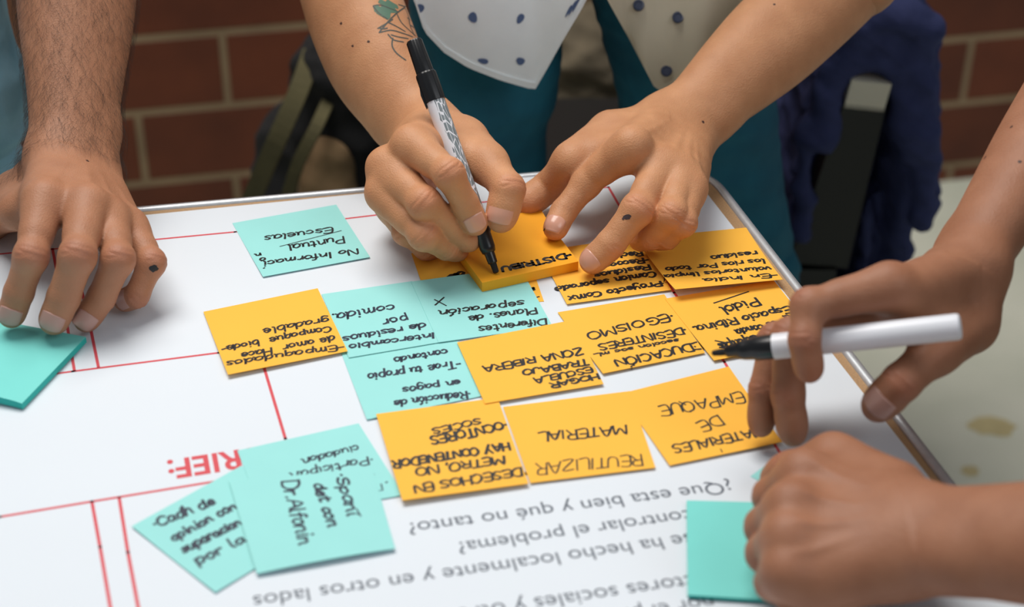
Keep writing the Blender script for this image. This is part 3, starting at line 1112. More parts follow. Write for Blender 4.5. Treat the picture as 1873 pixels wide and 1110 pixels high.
k.text('REUTILIZAR', (1172, 831), (981, 847), .0115, .0008); k.text('MATERIAL', (1144, 776), (985, 791), .0105, .0011)
k.done()
s = note([(688, 757), (910, 727), (967, 884), (736, 915)], ORANGE, 'orange note nearest the camera with five lines of writing', 6, GO, (0, 0, .001, .002))
k = Ink(s, 14)
k.text('*DESECHOS EN', (960, 857), (755, 892), .009, .0012); k.text('METRO, NO', (920, 836), (760, 860), .009, .0012)
k.text('HAY CONTENEDOR', (929, 811), (718, 845), .009, .0014); k.text('*OCNTORES', (924, 772), (786, 801), .0095, .0014); k.text('SOCIES', (877, 766), (790, 785), .0072, .0011)
k.done()

# teal notes at the lower left
s = note([(434, 824), (656, 774), (739, 905), (484, 950)], TEAL, 'teal note with a drawn smiley, tucked behind another teal note', 2, GT, (0, 0, .0003, .0003))
k = Ink(s, 15)
k.text('ciudadan', (655, 812), (551, 838), .0075, .0009); k.text('*Participan', (679, 832), (531, 864), .0085, .0009)
k.line([(678, 862), (684, 866), (680, 871), (675, 866), (678, 862)], .0009); k.line([(697, 884), (700, 895), (688, 897), (683, 890)], .0009); k.line([(708, 880), (706, 881)], .001)
k.done(INK2)
sq = square((394, 1083), (241, 962), -1)
s = note([sq[1], sq[2], sq[3], sq[0]], TEAL, 'tilted teal note at the lower left, pointing out sideways', 1, GT, (.001, 0, 0, .001))
k = Ink(s, 16)
k.text('*Cadh de', (285, 964), (394, 919), .0095, .0013); k.text('opinion con', (317, 988), (434, 926), .0085, .0013)
k.text('suparacion', (337, 1009), (443, 956), .0085, .0014); k.text('por la', (363, 1031), (449, 988), .009, .0013)
k.done(INK2)
s = note([(419, 880), (681, 856), (723, 1003), (470, 1049)], TEAL, 'teal note with sideways writing, on top at the lower left', 5, GT, (0, 0, .001, .001), bow=.001)
k = Ink(s, 17)
k.text('Dr.Alfonin', (514, 882), (549, 1000), .0105, .0012); k.text('det con', (574, 886), (602, 966), .0085, .0013); k.text('*Spani', (614, 868), (637, 946), .0085, .0012)
k.line([(652, 932), (660, 946)], .0008)
k.done(INK2)
s = note(square((1428, 830), (1504, 870), -1), TEAL, 'corner of a teal note peeking out behind the nearest fist', 1, GT)


def pad(corners, h, sheets_material, label, name='sticky_note_pad', curl=None, n=16, layers=9, edge=None):
    """block of notes; corners TL TR BR BL of its top face"""
    C = [at(px, py, h) for px, py in corners]
    rr = random.Random(len(label))
    V, Fc = [], []
    def grid(z0, top):
        base = len(V)
        for i in range(n + 1):
            for j in range(n + 1):
                u, v = j / n, i / n
                p = C[0] * (1 - u) * (1 - v) + C[1] * u * (1 - v) + C[2] * u * v + C[3] * (1 - u) * v
                z = T + z0
                if curl: z += curl(u, v) * (1 if top else 0.6)
                V.append((p[0], p[1], z))
        return base
    lev = [Z_P + 0.0010 + (h - Z_P - 0.0010) * i / layers for i in range(layers + 1)]
    bases = []
    for i, z in enumerate(lev):
        bases.append(grid(z, i == layers))
    q = lambda b, i, j: b + i * (n + 1) + j
    for i in range(n):
        for j in range(n):
            b = bases[-1]
            Fc.append((q(b, i, j), q(b, i + 1, j), q(b, i + 1, j + 1), q(b, i, j + 1)))
            b = bases[0]
            Fc.append((q(b, i, j), q(b, i, j + 1), q(b, i + 1, j + 1), q(b, i + 1, j)))
    rim = [(0, j) for j in range(n)] + [(i, n) for i in range(n)] + [(n, j) for j in range(n, 0, -1)] + [(i, 0) for i in range(n, 0, -1)]
    for b0, b1 in zip(bases[:-1], bases[1:]):
        for t in range(len(rim)):
            x, y = rim[t], rim[(t + 1) % len(rim)]
            Fc.append((q(b0, *x), q(b0, *y), q(b1, *y), q(b1, *x)))
    o = mesh_np(name, V, Fc, sheets_material, None, True)
    bm = bmesh.new(); bm.from_mesh(o.data); bmesh.ops.recalc_face_normals(bm, faces=bm.faces); bm.to_mesh(o.data); bm.free()
    o.data.set_sharp_from_angle(angle=math.radians(35))
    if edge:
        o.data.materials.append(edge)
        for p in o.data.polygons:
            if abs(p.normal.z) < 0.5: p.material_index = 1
    return tag(o, label, 'note pad')


H_PAD = 0.0088
c_tl = tuple(np.array((882, 517)) + np.array((988, 390)) - np.array((1058, 478)) + np.array((6, 2)))
s = pad([c_tl, (988, 388), (1058, 478), (882, 517)], H_PAD, ORANGE2, 'thick orange note pad being written on with a marker',
        curl=lambda u, v: 0.0035 * max(0, 1 - v * 2.2) ** 2)
PADO = s
k = Ink(s, 20)
k.text('-DISTRIBU', (1042, 462), (916, 489), .0082, .0016, H_PAD)
k.done()
sq = square((40, 738), (157, 616), 1, 0.006)
s = pad([sq[2], sq[1], sq[0], sq[3]], 0.0058, TEAL2, 'teal note pad under the fingertips at the left', edge=TEAL_EDGE_BOUNCE, curl=lambda u, v: 0.004 * max(0, v - 0.55) ** 2 * 4 * (1 - u) ** 0.5)
sq = square((1258, 1088), (1256, 915), -1, 0.004)
s = pad([sq[1], sq[2], sq[3], sq[0]], 0.0036, TEAL2, 'teal note pad held under the nearest fist', edge=TEAL_EDGE_BOUNCE, curl=lambda u, v: 0.003 * u * (1 - v))


# ------------------------------------------------------------------ markers
BLACK = mat('black_plastic', (22, 22, 24), 0.28)
WHITEP = mat('white_plastic_barrel', (232, 234, 240), 0.3)
NIB = mat('black_felt_nib', (26, 25, 26), 0.85)


def leaf_material(a, b, r):
    """white barrel with a printed pattern of slim grey leaves along the pen"""
    m, nt, bs = nodes('leaf_printed_barrel')
    L = nt.links
    uv = nt.nodes.new('ShaderNodeTexCoord')
    mp = nt.nodes.new('ShaderNodeMapping'); mp.inputs['Scale'].default_value = (18, 9, 1)
    mp.inputs['Rotation'].default_value = (0, 0, 0.28)
    L.new(uv.outputs['UV'], mp.inputs['Vector'])
    v = nt.nodes.new('ShaderNodeTexVoronoi'); v.feature = 'DISTANCE_TO_EDGE'; v.inputs['Scale'].default_value = 1.0
    v.inputs['Randomness'].default_value = 0.8
    L.new(mp.outputs['Vector'], v.inputs['Vector'])
    g = nt.nodes.new('ShaderNodeMath'); g.operation = 'GREATER_THAN'; g.inputs[1].default_value = 0.055
    L.new(v.outputs['Distance'], g.inputs[0])
    # print covers one side of the barrel only
    sx = nt.nodes.new('ShaderNodeSeparateXYZ'); L.new(uv.outputs['UV'], sx.inputs[0])
    n = nt.nodes.new('ShaderNodeTexNoise'); n.inputs['Scale'].default_value = 3
    L.new(uv.outputs['UV'], n.inputs['Vector'])
    sm = nt.nodes.new('ShaderNodeMath'); sm.operation = 'MULTIPLY_ADD'; sm.inputs[1].default_value = 0.25
    L.new(n.outputs['Fac'], sm.inputs[0]); L.new(sx.outputs['X'], sm.inputs[2])
    g2 = nt.nodes.new('ShaderNodeMath'); g2.operation = 'GREATER_THAN'; g2.inputs[1].default_value = LEAF_FROM
    L.new(sm.outputs[0], g2.inputs[0])
    mu = nt.nodes.new('ShaderNodeMath'); mu.operation = 'MULTIPLY'
    L.new(g.outputs[0], mu.inputs[0]); L.new(g2.outputs[0], mu.inputs[1])
    mx = nt.nodes.new('ShaderNodeMix'); mx.data_type = 'RGBA'
    L.new(mu.outputs[0], mx.inputs[0])
    mx.inputs[6].default_value = lin((236, 238, 244)); mx.inputs[7].default_value = lin((128, 138, 142))
    L.new(mx.outputs[2], bs.inputs['Base Color'])
    bs.inputs['Roughness'].default_value = 0.3
    return m


LEAF_FROM = 0.62


def barrel(name, a, b, t0, t1, r0, r1, material, parent, start, n=48):
    """open printed barrel with UVs: x around from the direction 'start', y along"""
    ax = unit(b - a)
    s = unit(start - ax * (start @ ax)); q = np.cross(ax, s)
    V, Fc = [], []
    m = 24
    for i in range(m + 1):
        t = t0 + (t1 - t0) * i / m
        r = r0 + (r1 - r0) * i / m
        for k in range(n + 1):
            th = 2 * PI * k / n
            V.append(a + ax * t + r * (s * math.cos(th) + q * math.sin(th)))
    for i in range(m):
        for k in range(n):
            Fc.append((i * (n + 1) + k, i * (n + 1) + k + 1, (i + 1) * (n + 1) + k + 1, (i + 1) * (n + 1) + k))
    me = bpy.data.meshes.new(name)
    me.from_pydata([tuple(v) for v in V], [], Fc)
    uv = me.uv_layers.new(name='UVMap')
    for p in me.polygons:
        p.use_smooth = True
        for li in p.loop_indices:
            vi = me.loops[li].vertex_index
            uv.data[li].uv = ((vi % (n + 1)) / n, (vi // (n + 1)) / m)
    me.materials.append(material)
    o = bpy.data.objects.new(name, me); COL.objects.link(o); setpar(o, parent)
    return o


# marker in the writing hand: nib on the pad, capped end leaning back
MA0 = at(908, 499, H_PAD + 0.001)
MA1 = chain(MA0, [(757, 74, 0.168, 1)])[1]
# choose the lean that keeps the pen square to the view
MA1 = dp(757, 74, depth_of(MA0) + 0.012)
LA = float(np.linalg.norm(MA1 - MA0))
axA = unit(MA1 - MA0)
mk = empty('marker', MA0, 'black and white leaf-patterned marker writing on the orange pad', 'marker')
R_A = 0.0066
f = lambda px: px / 453.0 * LA
lathe('nib', MA0, MA1, [(0.0, 0.0012), (0.0006, 0.0020), (f(20), 0.0023), (f(22), 0.0023)], NIB, mk, 24)
lathe('grip', MA0, MA1, [(f(18), 0.0026), (f(20), 0.0033), (f(38), 0.0036), (f(40), 0.0046), (f(48), 0.0054), (f(74), 0.0057), (f(77), 0.0064), (f(118), R_A), (f(120), R_A - .0008)], BLACK, mk, 40)
barrel('barrel', MA0, MA1, f(108), f(345), R_A, R_A, leaf_material(None, None, None), mk, FW)
cap = lathe('cap', MA0, MA1, [(f(333), R_A), (f(334), R_A + .0007), (f(384), R_A + .0007), (f(388), R_A + .0004), (f(390), R_A - .0004), (f(450), R_A - .0009), (f(453), R_A - .0016)], BLACK, mk, 48, flute=0.05)
s_ = -RT
s_ = unit(s_ - axA * (s_ @ axA))
p0 = MA0 + axA * f(331) + s_ * (R_A + .0011)
bm = bmesh.new()
q_ = np.cross(axA, s_)
for (t, w, hh) in ((f(326), .0022, .0010), (f(352), .0022, .0016), (f(366), .0018, .0006)):
    for (a, b) in ((-1, 0), (1, 0), (1, 1), (-1, 1)):
        bm.verts.new(MA0 + axA * t + s_ * (R_A + (hh if b else -.0004)) + q_ * w * a)
bm.verts.ensure_lookup_table()
for i in range(2):
    for j in range(4):
        bm.faces.new([bm.verts[i * 4 + j], bm.verts[i * 4 + (j + 1) % 4], bm.verts[i * 4 + 4 + (j + 1) % 4], bm.verts[i * 4 + 4 + j]])
bm.faces.new([bm.verts[j] for j in range(4)]); bm.faces.new([bm.verts[8 + j] for j in range(4)])
from_bm('cap_clip', bm, BLACK, mk)

# white marker held between the fingers at the right
MD0, MD1 = dp(1302, 646, 0.932), dp(1758, 597, 0.885)
LD = float(np.linalg.norm(MD1 - MD0))
mk2 = empty('marker', MD0, 'plain white marker with a black tip held between two fingers', 'marker')
g_ = lambda px: px / 459.0 * LD
RD = 0.0073
lathe('nib', MD0, MD1, [(0, 0.0008), (0.0008, 0.0016), (g_(18), 0.0021), (g_(40), 0.0021)], NIB, mk2, 24)
lathe('grip', MD0, MD1, [(g_(26), 0.0024), (g_(30), 0.0034), (g_(46), 0.0038), (g_(50), 0.0048), (g_(62), 0.0058), (g_(80), 0.0063), (g_(84), RD - .0003), (g_(120), RD - .0003), (g_(121), RD - .001)], BLACK, mk2, 40)
lathe('barrel', MD0, MD1, [(g_(118), RD - .0004), (g_(118.5), RD), (g_(452), RD), (g_(457), RD - .0006), (g_(459), RD - .002)], WHITEP, mk2, 48)

# ------------------------------------------------------------------ people
SKIN_C = skin_mat('tan_skin', (202, 146, 106), (202, 126, 96))
SKIN_L = skin_mat('brown_skin', (176, 124, 94), (178, 112, 90))
SKIN_R = skin_mat('warm_brown_skin', (162, 112, 85), (168, 104, 82))
NAIL_C = mat('pale_pink_nail', (214, 160, 138), 0.22, spec=0.5)
NAIL_L = mat('dusky_nail', (186, 144, 132), 0.33, spec=0.5)
MOLE = mat('dark_mole', (72, 44, 36), 0.6)
INKSKIN = mat('ink_smudge', (66, 52, 56), 0.6)


def hand_pts(**kw):
    return kw


def report(tag_, J):
    try:
        for k_, v in J.items():
            if k_ == 'w':
                print(tag_, 'wrist h', round((v[2] - T) * 1000)); continue
            ls = [round(float(np.linalg.norm(v[i + 1] - v[i])) * 1000) for i in range(len(v) - 1)]
            print(tag_, k_, 'bones', ls, 'heights', [round((p[2] - T) * 1000) for p in v], 'meta', round(float(np.linalg.norm(v[0] - J['w'])) * 1000))
    except Exception as e:
        print(e)


def finger(tip, *segs):
    """from the fingertip back to the knuckle; returned knuckle first"""
    return chain(tip, segs)[::-1]


# writing hand --------------------------------------------------------------
mA = lambda t: MA0 + axA * f(t)
dA = depth_of(MA0)
A = {}
A['i'] = finger(dp(878, 427, depth_of(mA(90)) - 0.011), (851, 373, .0235, -1), (821, 318, .026, -1), (752, 264, .045, 1))
A['t'] = finger(dp(910, 424, depth_of(mA(95)) - 0.009), (930, 346, .029, 1), (893, 300, .034, 1), (846, 262, .045, 1))
A['m'] = finger(dp(872, 448, depth_of(mA(80)) + 0.008), (829, 416, .024, -1), (776, 372, .031, -1), (706, 306, .049, 1))
A['r'] = finger(dp(846, 459, depth_of(mA(80)) + 0.024), (817, 452, .024, -1), (775, 430, .028, -1), (703, 354, .045, 1))
A['p'] = finger(dp(800, 462, depth_of(mA(80)) + 0.045), (778, 455, .021, -1), (742, 424, .022, -1), (715, 374, .036, 1))
A['w'] = chain(A['i'][0], [(775, 246, .090, 1)])[1]
report('A', A)
elA = dp(600, -130, depth_of(A['w']) + 0.10)

# hand holding the pad --------------------------------------------------------
Bh = {}
Bh['i'] = finger(at(1008, 434, H_PAD + 0.006), (1030, 388, .023, 1), (1072, 336, .026, 1), (1156, 266, .045, -1))
Bh['m'] = finger(at(1067, 492, 0.0085), (1115, 449, .024, -1), (1166, 383, .030, -1), (1214, 304, .049, 1))
Bh['r'] = finger(at(1160, 440, 0.012), (1190, 434, .018, -1), (1229, 392, .028, -1), (1242, 318, .045, 1))
Bh['p'] = finger(at(1196, 440, 0.011), (1220, 436, .020, -1), (1250, 408, .021, -1), (1262, 345, .035, 1))
Bh['t'] = finger(at(946, 383, 0.013), (1000, 344, .029, 1), (1046, 296, .033, -1), (1120, 250, .046, 1))
Bh['w'] = chain(Bh['m'][0], [(1243, 228, .088, 1)])[1]
report('B', Bh)
elB = dp(1560, -60, depth_of(Bh['w']) + 0.06)

# left person's hand ---------------------------------------------------------------
Cc = {}
Cc['i'] = finger(at(14, 596, 0.011), (34, 536, .024, -1), (57, 468, .027, -1), (82, 366, .046, 1))
Cc['m'] = finger(at(89, 608, 0.011), (116, 545, .025, -1), (142, 468, .030, -1), (160, 376, .050, 1))
Cc['r'] = finger(at(145, 603, 0.0065), (185, 545, .025, -1), (216, 474, .029, -1), (200, 398, .046, 1))
Cc['p'] = finger(at(217, 553, 0.0065), (250, 541, .020, -1), (277, 480, .023, -1), (238, 416, .038, 1))
Cc['t'] = finger(at(-72, 490, 0.012), (-90, 475, .030, 1), (-48, 422, .034, 1), (34, 362, .046, 1))
Cc['w'] = chain(Cc['m'][0], [(131, 292, .088, 1)])[1]
report('C', Cc)
elC = dp(142, -110, depth_of(Cc['w']) + 0.07)

# right person: hand with the white marker ------------------------------------------
mD = lambda px: MD0 + (MD1 - MD0) * ((px - 1302) / 456.0)
Dd = {}
dI = depth_of(mD(1480))
Dd['i'] = [dp(1625, 521, dI - 0.004), dp(1480, 560, dI - 0.010), dp(1471, 622, dI - 0.0165), dp(1484, 699, dI - 0.010)]
Dd['m'] = [dp(1602, 536, dI + 0.018), dp(1446, 616, dI + 0.018), dp(1441, 722, dI + 0.020), dp(1454, 816, dI + 0.026)]
Dd['r'] = [dp(1572, 552, dI + 0.036), dp(1418, 622, dI + 0.036), dp(1396, 714, dI + 0.036), dp(1391, 800, dI + 0.038)]
Dd['p'] = [dp(1575, 575, dI + 0.052), dp(1452, 640, dI + 0.055), dp(1422, 690, dI + 0.054), dp(1420, 755, dI + 0.054)]
tD = dp(1588, 760, dI + 0.010)
Dd['t'] = finger(tD, (1648, 700, .030, -1), (1712, 642, .034, 1), (1768, 590, .045, 1))
Dd['w'] = chain(Dd['i'][0], [(1768, 500, .088, 1)])[1]
report('D', Dd)
elD = dp(1985, 130, depth_of(Dd['w']) + 0.09)

# right person: near fist ------------------------------------------------------------
Ee = {}
Ee['i'] = [at(1470, 866, .052), at(1413, 908, .030), at(1430, 940, .012), at(1460, 948, .008)]
Ee['m'] = [at(1448, 926, .053), at(1402, 964, .030), at(1420, 990, .012), at(1455, 992, .008)]
Ee['r'] = [at(1442, 984, .049), at(1401, 1012, .028), at(1420, 1034, .012), at(1455, 1032, .009)]
Ee['p'] = [at(1440, 1046, .040), at(1414, 1066, .027), at(1446, 1092, .016), at(1505, 1103, .012)]
Ee['t'] = [at(1632, 908, .044), at(1524, 838, .044), at(1445, 862, .024), at(1410, 890, .010)]
Ee['w'] = at(1690, 985, .052)
report('E', Ee)
elE = at(2300, 1010, .12)


UPV = np.array([0, 0, 1.0])
HIP_C, CHEST_C = np.array([0.06, 1.47, T + .12]), np.array([0.05, 1.37, T + .50])
SH_A, SH_B = CHEST_C + np.array([-.19, -.02, .02]), CHEST_C + np.array([.19, -.02, .02])
HIP_L, CHEST_L = np.array([-.56, 1.32, T + .06]), np.array([-.55, 1.28, T + .50])
SH_C, SH_C2 = CHEST_L + np.array([.15, -.02, .02]), CHEST_L + np.array([-.19, -.02, .02])
HIP_R, CHEST_R = np.array([.66, .92, T - .02]), np.array([.70, .90, T + .42])
SH_D, SH_E = CHEST_R + np.array([0, .19, .02]), CHEST_R + np.array([0, -.19, .02])


def trunk(hip, chest, shoulders, elbows):
    fl = Flesh()
    d = unit(shoulders[0] - shoulders[1])
    for s in (-.07, .07):
        fl.cone('b', hip + d * s, chest + d * s * 1.3, .085, .085)
    fl.cone('b', shoulders[0], shoulders[1], .045, .045)
    fl.cone('b', chest, chest + UPV * .12 + (chest - hip) * .1, .055, .052)
    for sh, el in zip(shoulders, elbows):
        fl.cone('b', sh, el, .046, .0415)
    return fl.mesh(.006, kb=.03)


def person(label, arms, skin, nailm, h, nails, rest=None):
    """arms: list of (joints, build options); nails: list per arm of (finger, pixel)"""
    bodyV, bodyF, bodyR, off = [], [], [], 0
    infos = []
    for J, kw in arms:
        V, Fq, fl, info = build_hand(J, h=h, **kw)
        infos.append((info, bvh_of(V, Fq)))
        bodyV.append(V); bodyF.append(Fq + off); bodyR.append(fl); off += len(V)
    if rest is not None:
        V, Fq = trunk(*rest)
        bodyV.append(V); bodyF.append(Fq + off); bodyR.append(np.zeros(len(V)))
    V = np.concatenate(bodyV); Fq = np.concatenate(bodyF)
    root = empty('person', V[:, :].mean(0), label, 'person')
    b = mesh_np('body', V, Fq, skin, root, True)
    set_flush(b, np.concatenate(bodyR))
    for (info, bv), (J, kw), nl in zip(infos, arms, nails):
        for fk, spec in nl.items():
            c, d = J[fk][2], J[fk][3]
            r = 0.0086 if fk == 't' else FR[fk][3] / 1000 * 1.1
            ln = 0.0135 if fk == 't' else (0.0095 if fk == 'p' else 0.0118)
            px = spec if spec is not None else None
            dors = None
            if px is None:
                bend = unit(J[fk][2] - J[fk][1]) - unit(d - c)
                dors = bend if np.linalg.norm(bend) > 0.15 else info['dor']
            nail(bv, c, d, r, root, nailm, px=px, dorsal=dors, length=ln)
    return root, b, infos


H_FINE, H_MID = 0.0009, 0.0012
pc, bodyC, infoC = person('person in a white patterned shirt leaning over the table, writing', [
    (A, dict(scale=1.10, elbow=elA, prof=((0, 27), (.12, 31), (.35, 41), (.6, 43), (1, 41)), dorsal_hint=-RT, extra={'bow': (-RT * .906 - UP * .42) * .009})),
    (Bh, dict(scale=1.10, elbow=elB, prof=((0, 25), (.12, 27), (.3, 33), (.5, 38), (.75, 39), (1, 38)), dorsal_hint=UP))],
    SKIN_C, NAIL_C, H_FINE,
    [{'i': (871, 409), 't': (913, 391)}, {'i': (1010, 417), 'm': (1071, 481)}], (HIP_C, CHEST_C, (SH_A, SH_B), (elA, elB)))
pl, bodyL, infoL = person('person in blue denim at the left, one hairy arm resting a hand on the table', [
    (Cc, dict(scale=1.13, elbow=elC, prof=((0, 30), (.1, 30.5), (.23, 32), (.4, 36), (.58, 41), (.73, 44), (1, 44)), dorsal_hint=UP, extra={'cones': [(Cc['t'][0], Cc['i'][0] * .6 + Cc['t'][1] * .4, .013, .011)]}))],
    SKIN_L, NAIL_L, H_MID, [{'i': (16, 580), 'm': (92, 590), 'r': (155, 588), 'p': (226, 547)}], (HIP_L, CHEST_L, (SH_C, SH_C2), (elC, SH_C2 + np.array([-.06, .0, -.27]))))
pr, bodyR, infoR = person('person at the right reaching in, holding a white marker', [
    (Dd, dict(scale=1.06, elbow=elD, prof=((0, 25), (.3, 29), (.6, 34), (1, 37)), dorsal_hint=UP)),
    (Ee, dict(scale=1.08, elbow=elE, prof=((0, 27), (.15, 28), (.4, 32), (1, 38)), dorsal_hint=UP, ridge=.0010))],
    SKIN_R, NAIL_L, H_MID, [{'t': (1604, 740)}, {}], (HIP_R, CHEST_R, (SH_D, SH_E), (elD + np.array([.016, 0, .006]), elE)))


# ------------------------------------------------------------------ skin marks and hair
def on_skin(root, bv, name, pxs, w, material, z=0.00018, n=2):
    """ink or pigment lines lying on the skin"""
    V, Fc = [], []
    for line in pxs:
        P = [cast_px(bv, *p) for p in spline([tuple(map(float, p)) for p in line], 5)]
        P = [(p, q) for p, q in P if p is not None]
        if len(P) < 2: continue
        k = len(V)
        for i, (p, nrm) in enumerate(P):
            d = unit(P[min(i + 1, len(P) - 1)][0] - P[max(i - 1, 0)][0])
            s = unit(np.cross(nrm, d)) * w / 2 * (0.6 if i in (0, len(P) - 1) else 1)
            V += [p + s + nrm * z, p - s + nrm * z]
        for i in range(len(P) - 1):
            if np.linalg.norm(P[i + 1][0] - P[i][0]) > 0.02: continue
            a = k + 2 * i
            Fc.append((a, a + 1, a + 3, a + 2))
    return mesh_np(name, V, Fc, material, root, True) if Fc else None


def spot(root, bv, name, px, rx, material, squash=1.0, seed=0):
    p, nrm = cast_px(bv, *px)
    if p is None: return
    s = unit(np.cross(nrm, [0.2, 0.3, 1])); q = np.cross(nrm, s)
    rr = random.Random(seed)
    V = [p + nrm * 0.0003]
    m = 12
    for k in range(m):
        th = 2 * PI * k / m
        r = rx * rr.uniform(0.8, 1.15)
        c = p + r * (s * math.cos(th) + q * squash * math.sin(th))
        hit = bv.ray_cast(Vector(c + nrm * 0.01), Vector(-nrm), 0.03)
        V.append((np.array(hit[0]) if hit[0] is not None else c) + nrm * 0.00012)
    mesh_np(name, V, [(0, 1 + k, 1 + (k + 1) % m) for k in range(m)], material, root, True)


bvA, bvB, bvC = infoC[0][1], infoC[1][1], infoL[0][1]
bvD, bvE = infoR[0][1], infoR[1][1]
for i, (b_, px, r) in enumerate(((bvA, (624, 43), .0012), (bvA, (674, 76), .0012), (bvA, (645, 84), .0011), (bvB, (1286, 223), .0013),
                                 (bvB, (1416, 8), .001))):
    spot(pc, b_, 'mole', px, r, MOLE, 0.9, i)
for i, (px, ln, sq) in enumerate((((1146, 398), .0024, .55), ((1064, 494), .0007, 1))):
    spot(pc, bvB, 'ink_smudge', px, ln, INKSKIN, sq, 20 + i)
on_skin(pc, bvB, 'ink_smudge', [[(1139, 402), (1143, 396), (1150, 394), (1154, 397)]], .0016, INKSKIN)
on_skin(pc, bvB, 'ink_smudge', [[(994, 422), (1000, 415), (1006, 410)]], .0011, INK)
on_skin(pc, bvB, 'ink_smudge', [[(1003, 403), (1008, 398), (1011, 395)]], .0013, INK)
spot(pl, bvC, 'mole', (160, 294), .0012, MOLE, 1, 3)
spot(pl, bvC, 'ink_smudge', (281, 491), .0032, INK, .8, 9)
for i, px in enumerate(((1865, 296), (1850, 232), (1802, 288))):
    spot(pr, bvD, 'mole', px, .0012, MOLE, 1, 30 + i)

TAT = mat('tattoo_line_ink', (74, 76, 70), 0.6)
TATG = mat('tattoo_green_ink', (84, 116, 96), 0.6)
zt = lambda x, y: (520 + x / 3.7, y / 3.7)
on_skin(pc, bvA, 'tattoo', [[zt(*p) for p in l] for l in (
    [(640, 222), (700, 150), (760, 90), (815, 50)], [(640, 222), (720, 205), (800, 225), (870, 250)], [(630, 195), (690, 160), (735, 130)],
    [(815, 50), (840, 110), (850, 170), (880, 240)], [(760, 90), (790, 150), (840, 200), (890, 245)], [(700, 150), (760, 180), (820, 215)],
    [(735, 255), (730, 310), (760, 360), (825, 410)], [(700, 230), (740, 270), (810, 285)], [(720, 235), (770, 250), (840, 262)],
    [(830, 120), (870, 150), (900, 220)], [(770, 30), (800, 40), (860, 60), (890, 110)], [(600, 40), (640, 90), (700, 130)], [(600, 40), (650, 35), (720, 60), (770, 80)],
    [(850, 170), (880, 190), (905, 240)], [(640, 190), (670, 195), (700, 190)])], .0011, TAT)
on_skin(pc, bvA, 'tattoo', [[zt(*p) for p in l] for l in (
    [(610, 45), (660, 70), (720, 95)], [(615, 60), (665, 90), (715, 115)], [(640, 5), (690, 30), (750, 60)], [(650, 50), (700, 70), (760, 72)], [(690, 5), (730, 30), (770, 50)], [(630, 75), (680, 105), (712, 125)])], .0046, TATG, z=.00012)

HAIR = mat('dark_body_hair', (46, 34, 28), 0.5)


def arm_hair(root, bv, w, e, across, count, seed, mean=.010, tmin=0.05, tmax=0.8):
    rr = random.Random(seed)
    fd = unit(w - e)
    V, Fc = [], []
    L = np.linalg.norm(w - e)
    for _ in range(count):
        t = rr.uniform(tmin, tmax)
        c = w * (1 - t) + e * t
        ang = rr.uniform(0, 2 * PI)
        s = unit(across - fd * (across @ fd)); q = np.cross(fd, s)
        dirv = s * math.cos(ang) + q * math.sin(ang)
        hit = bv.ray_cast(Vector(c + dirv * 0.12), Vector(-dirv), 0.12)
        if hit[0] is None: continue
        p, nrm = np.array(hit[0]), np.array(hit[1])
        lean = unit(fd * rr.uniform(0.6, 1.0) + dirv * 0.12 + np.cross(fd, dirv) * rr.uniform(-.6, .6))
        ln = mean * rr.uniform(0.5, 1.3)
        d = unit(lean - nrm * (lean @ nrm))
        pts = [p - nrm * 0.0002, p + d * ln * 0.45 + nrm * ln * 0.22, p + d * ln + nrm * ln * 0.20]
        sd = np.cross(d, nrm)
        k = len(V)
        for i, (pt, r) in enumerate(zip(pts, (.00005, .000045, .00002))):
            for th in (0, 2.1, 4.2):
                V.append(pt + r * (sd * math.cos(th) + nrm * math.sin(th)))
        for i in range(2):
            for j in range(3):
                a, b = k + i * 3 + j, k + i * 3 + (j + 1) % 3
                Fc.append((a, b, b + 3, a + 3))
    o = mesh_np('arm_hair', V, Fc, HAIR, root, True)
    tag(o, kind='stuff')


arm_hair(pl, bvC, Cc['w'], elC, infoL[0][0]['acr'], 5600, 4, .0125, tmin=-.04)

# ------------------------------------------------------------------ clothes
def denim(name, rgb):
    m, nt, b = nodes(name)
    L = nt.links
    tc = nt.nodes.new('ShaderNodeTexCoord')
    n = nt.nodes.new('ShaderNodeTexNoise'); n.inputs['Scale'].default_value = 14; n.inputs['Detail'].default_value = 7
    n2 = nt.nodes.new('ShaderNodeTexNoise'); n2.inputs['Scale'].default_value = 900
    L.new(tc.outputs['Object'], n.inputs['Vector']); L.new(tc.outputs['Object'], n2.inputs['Vector'])
    r = nt.nodes.new('ShaderNodeValToRGB')
    c = lin(rgb)
    r.color_ramp.elements[0].position, r.color_ramp.elements[1].position = 0.3, 0.72
    r.color_ramp.elements[0].color = (c[0] * .6, c[1] * .68, c[2] * .72, 1)
    r.color_ramp.elements[1].color = (min(1, c[0] * 1.6), min(1, c[1] * 1.35), min(1, c[2] * 1.25), 1)
    L.new(n.outputs['Fac'], r.inputs['Fac']); L.new(r.outputs['Color'], b.inputs['Base Color'])
    bp = nt.nodes.new('ShaderNodeBump'); bp.inputs['Strength'].default_value = 0.3; bp.inputs['Distance'].default_value = 0.001
    L.new(n2.outputs['Fac'], bp.inputs['Height']); L.new(bp.outputs['Normal'], b.inputs['Normal'])
    b.inputs['Roughness'].default_value = 0.85
    return m


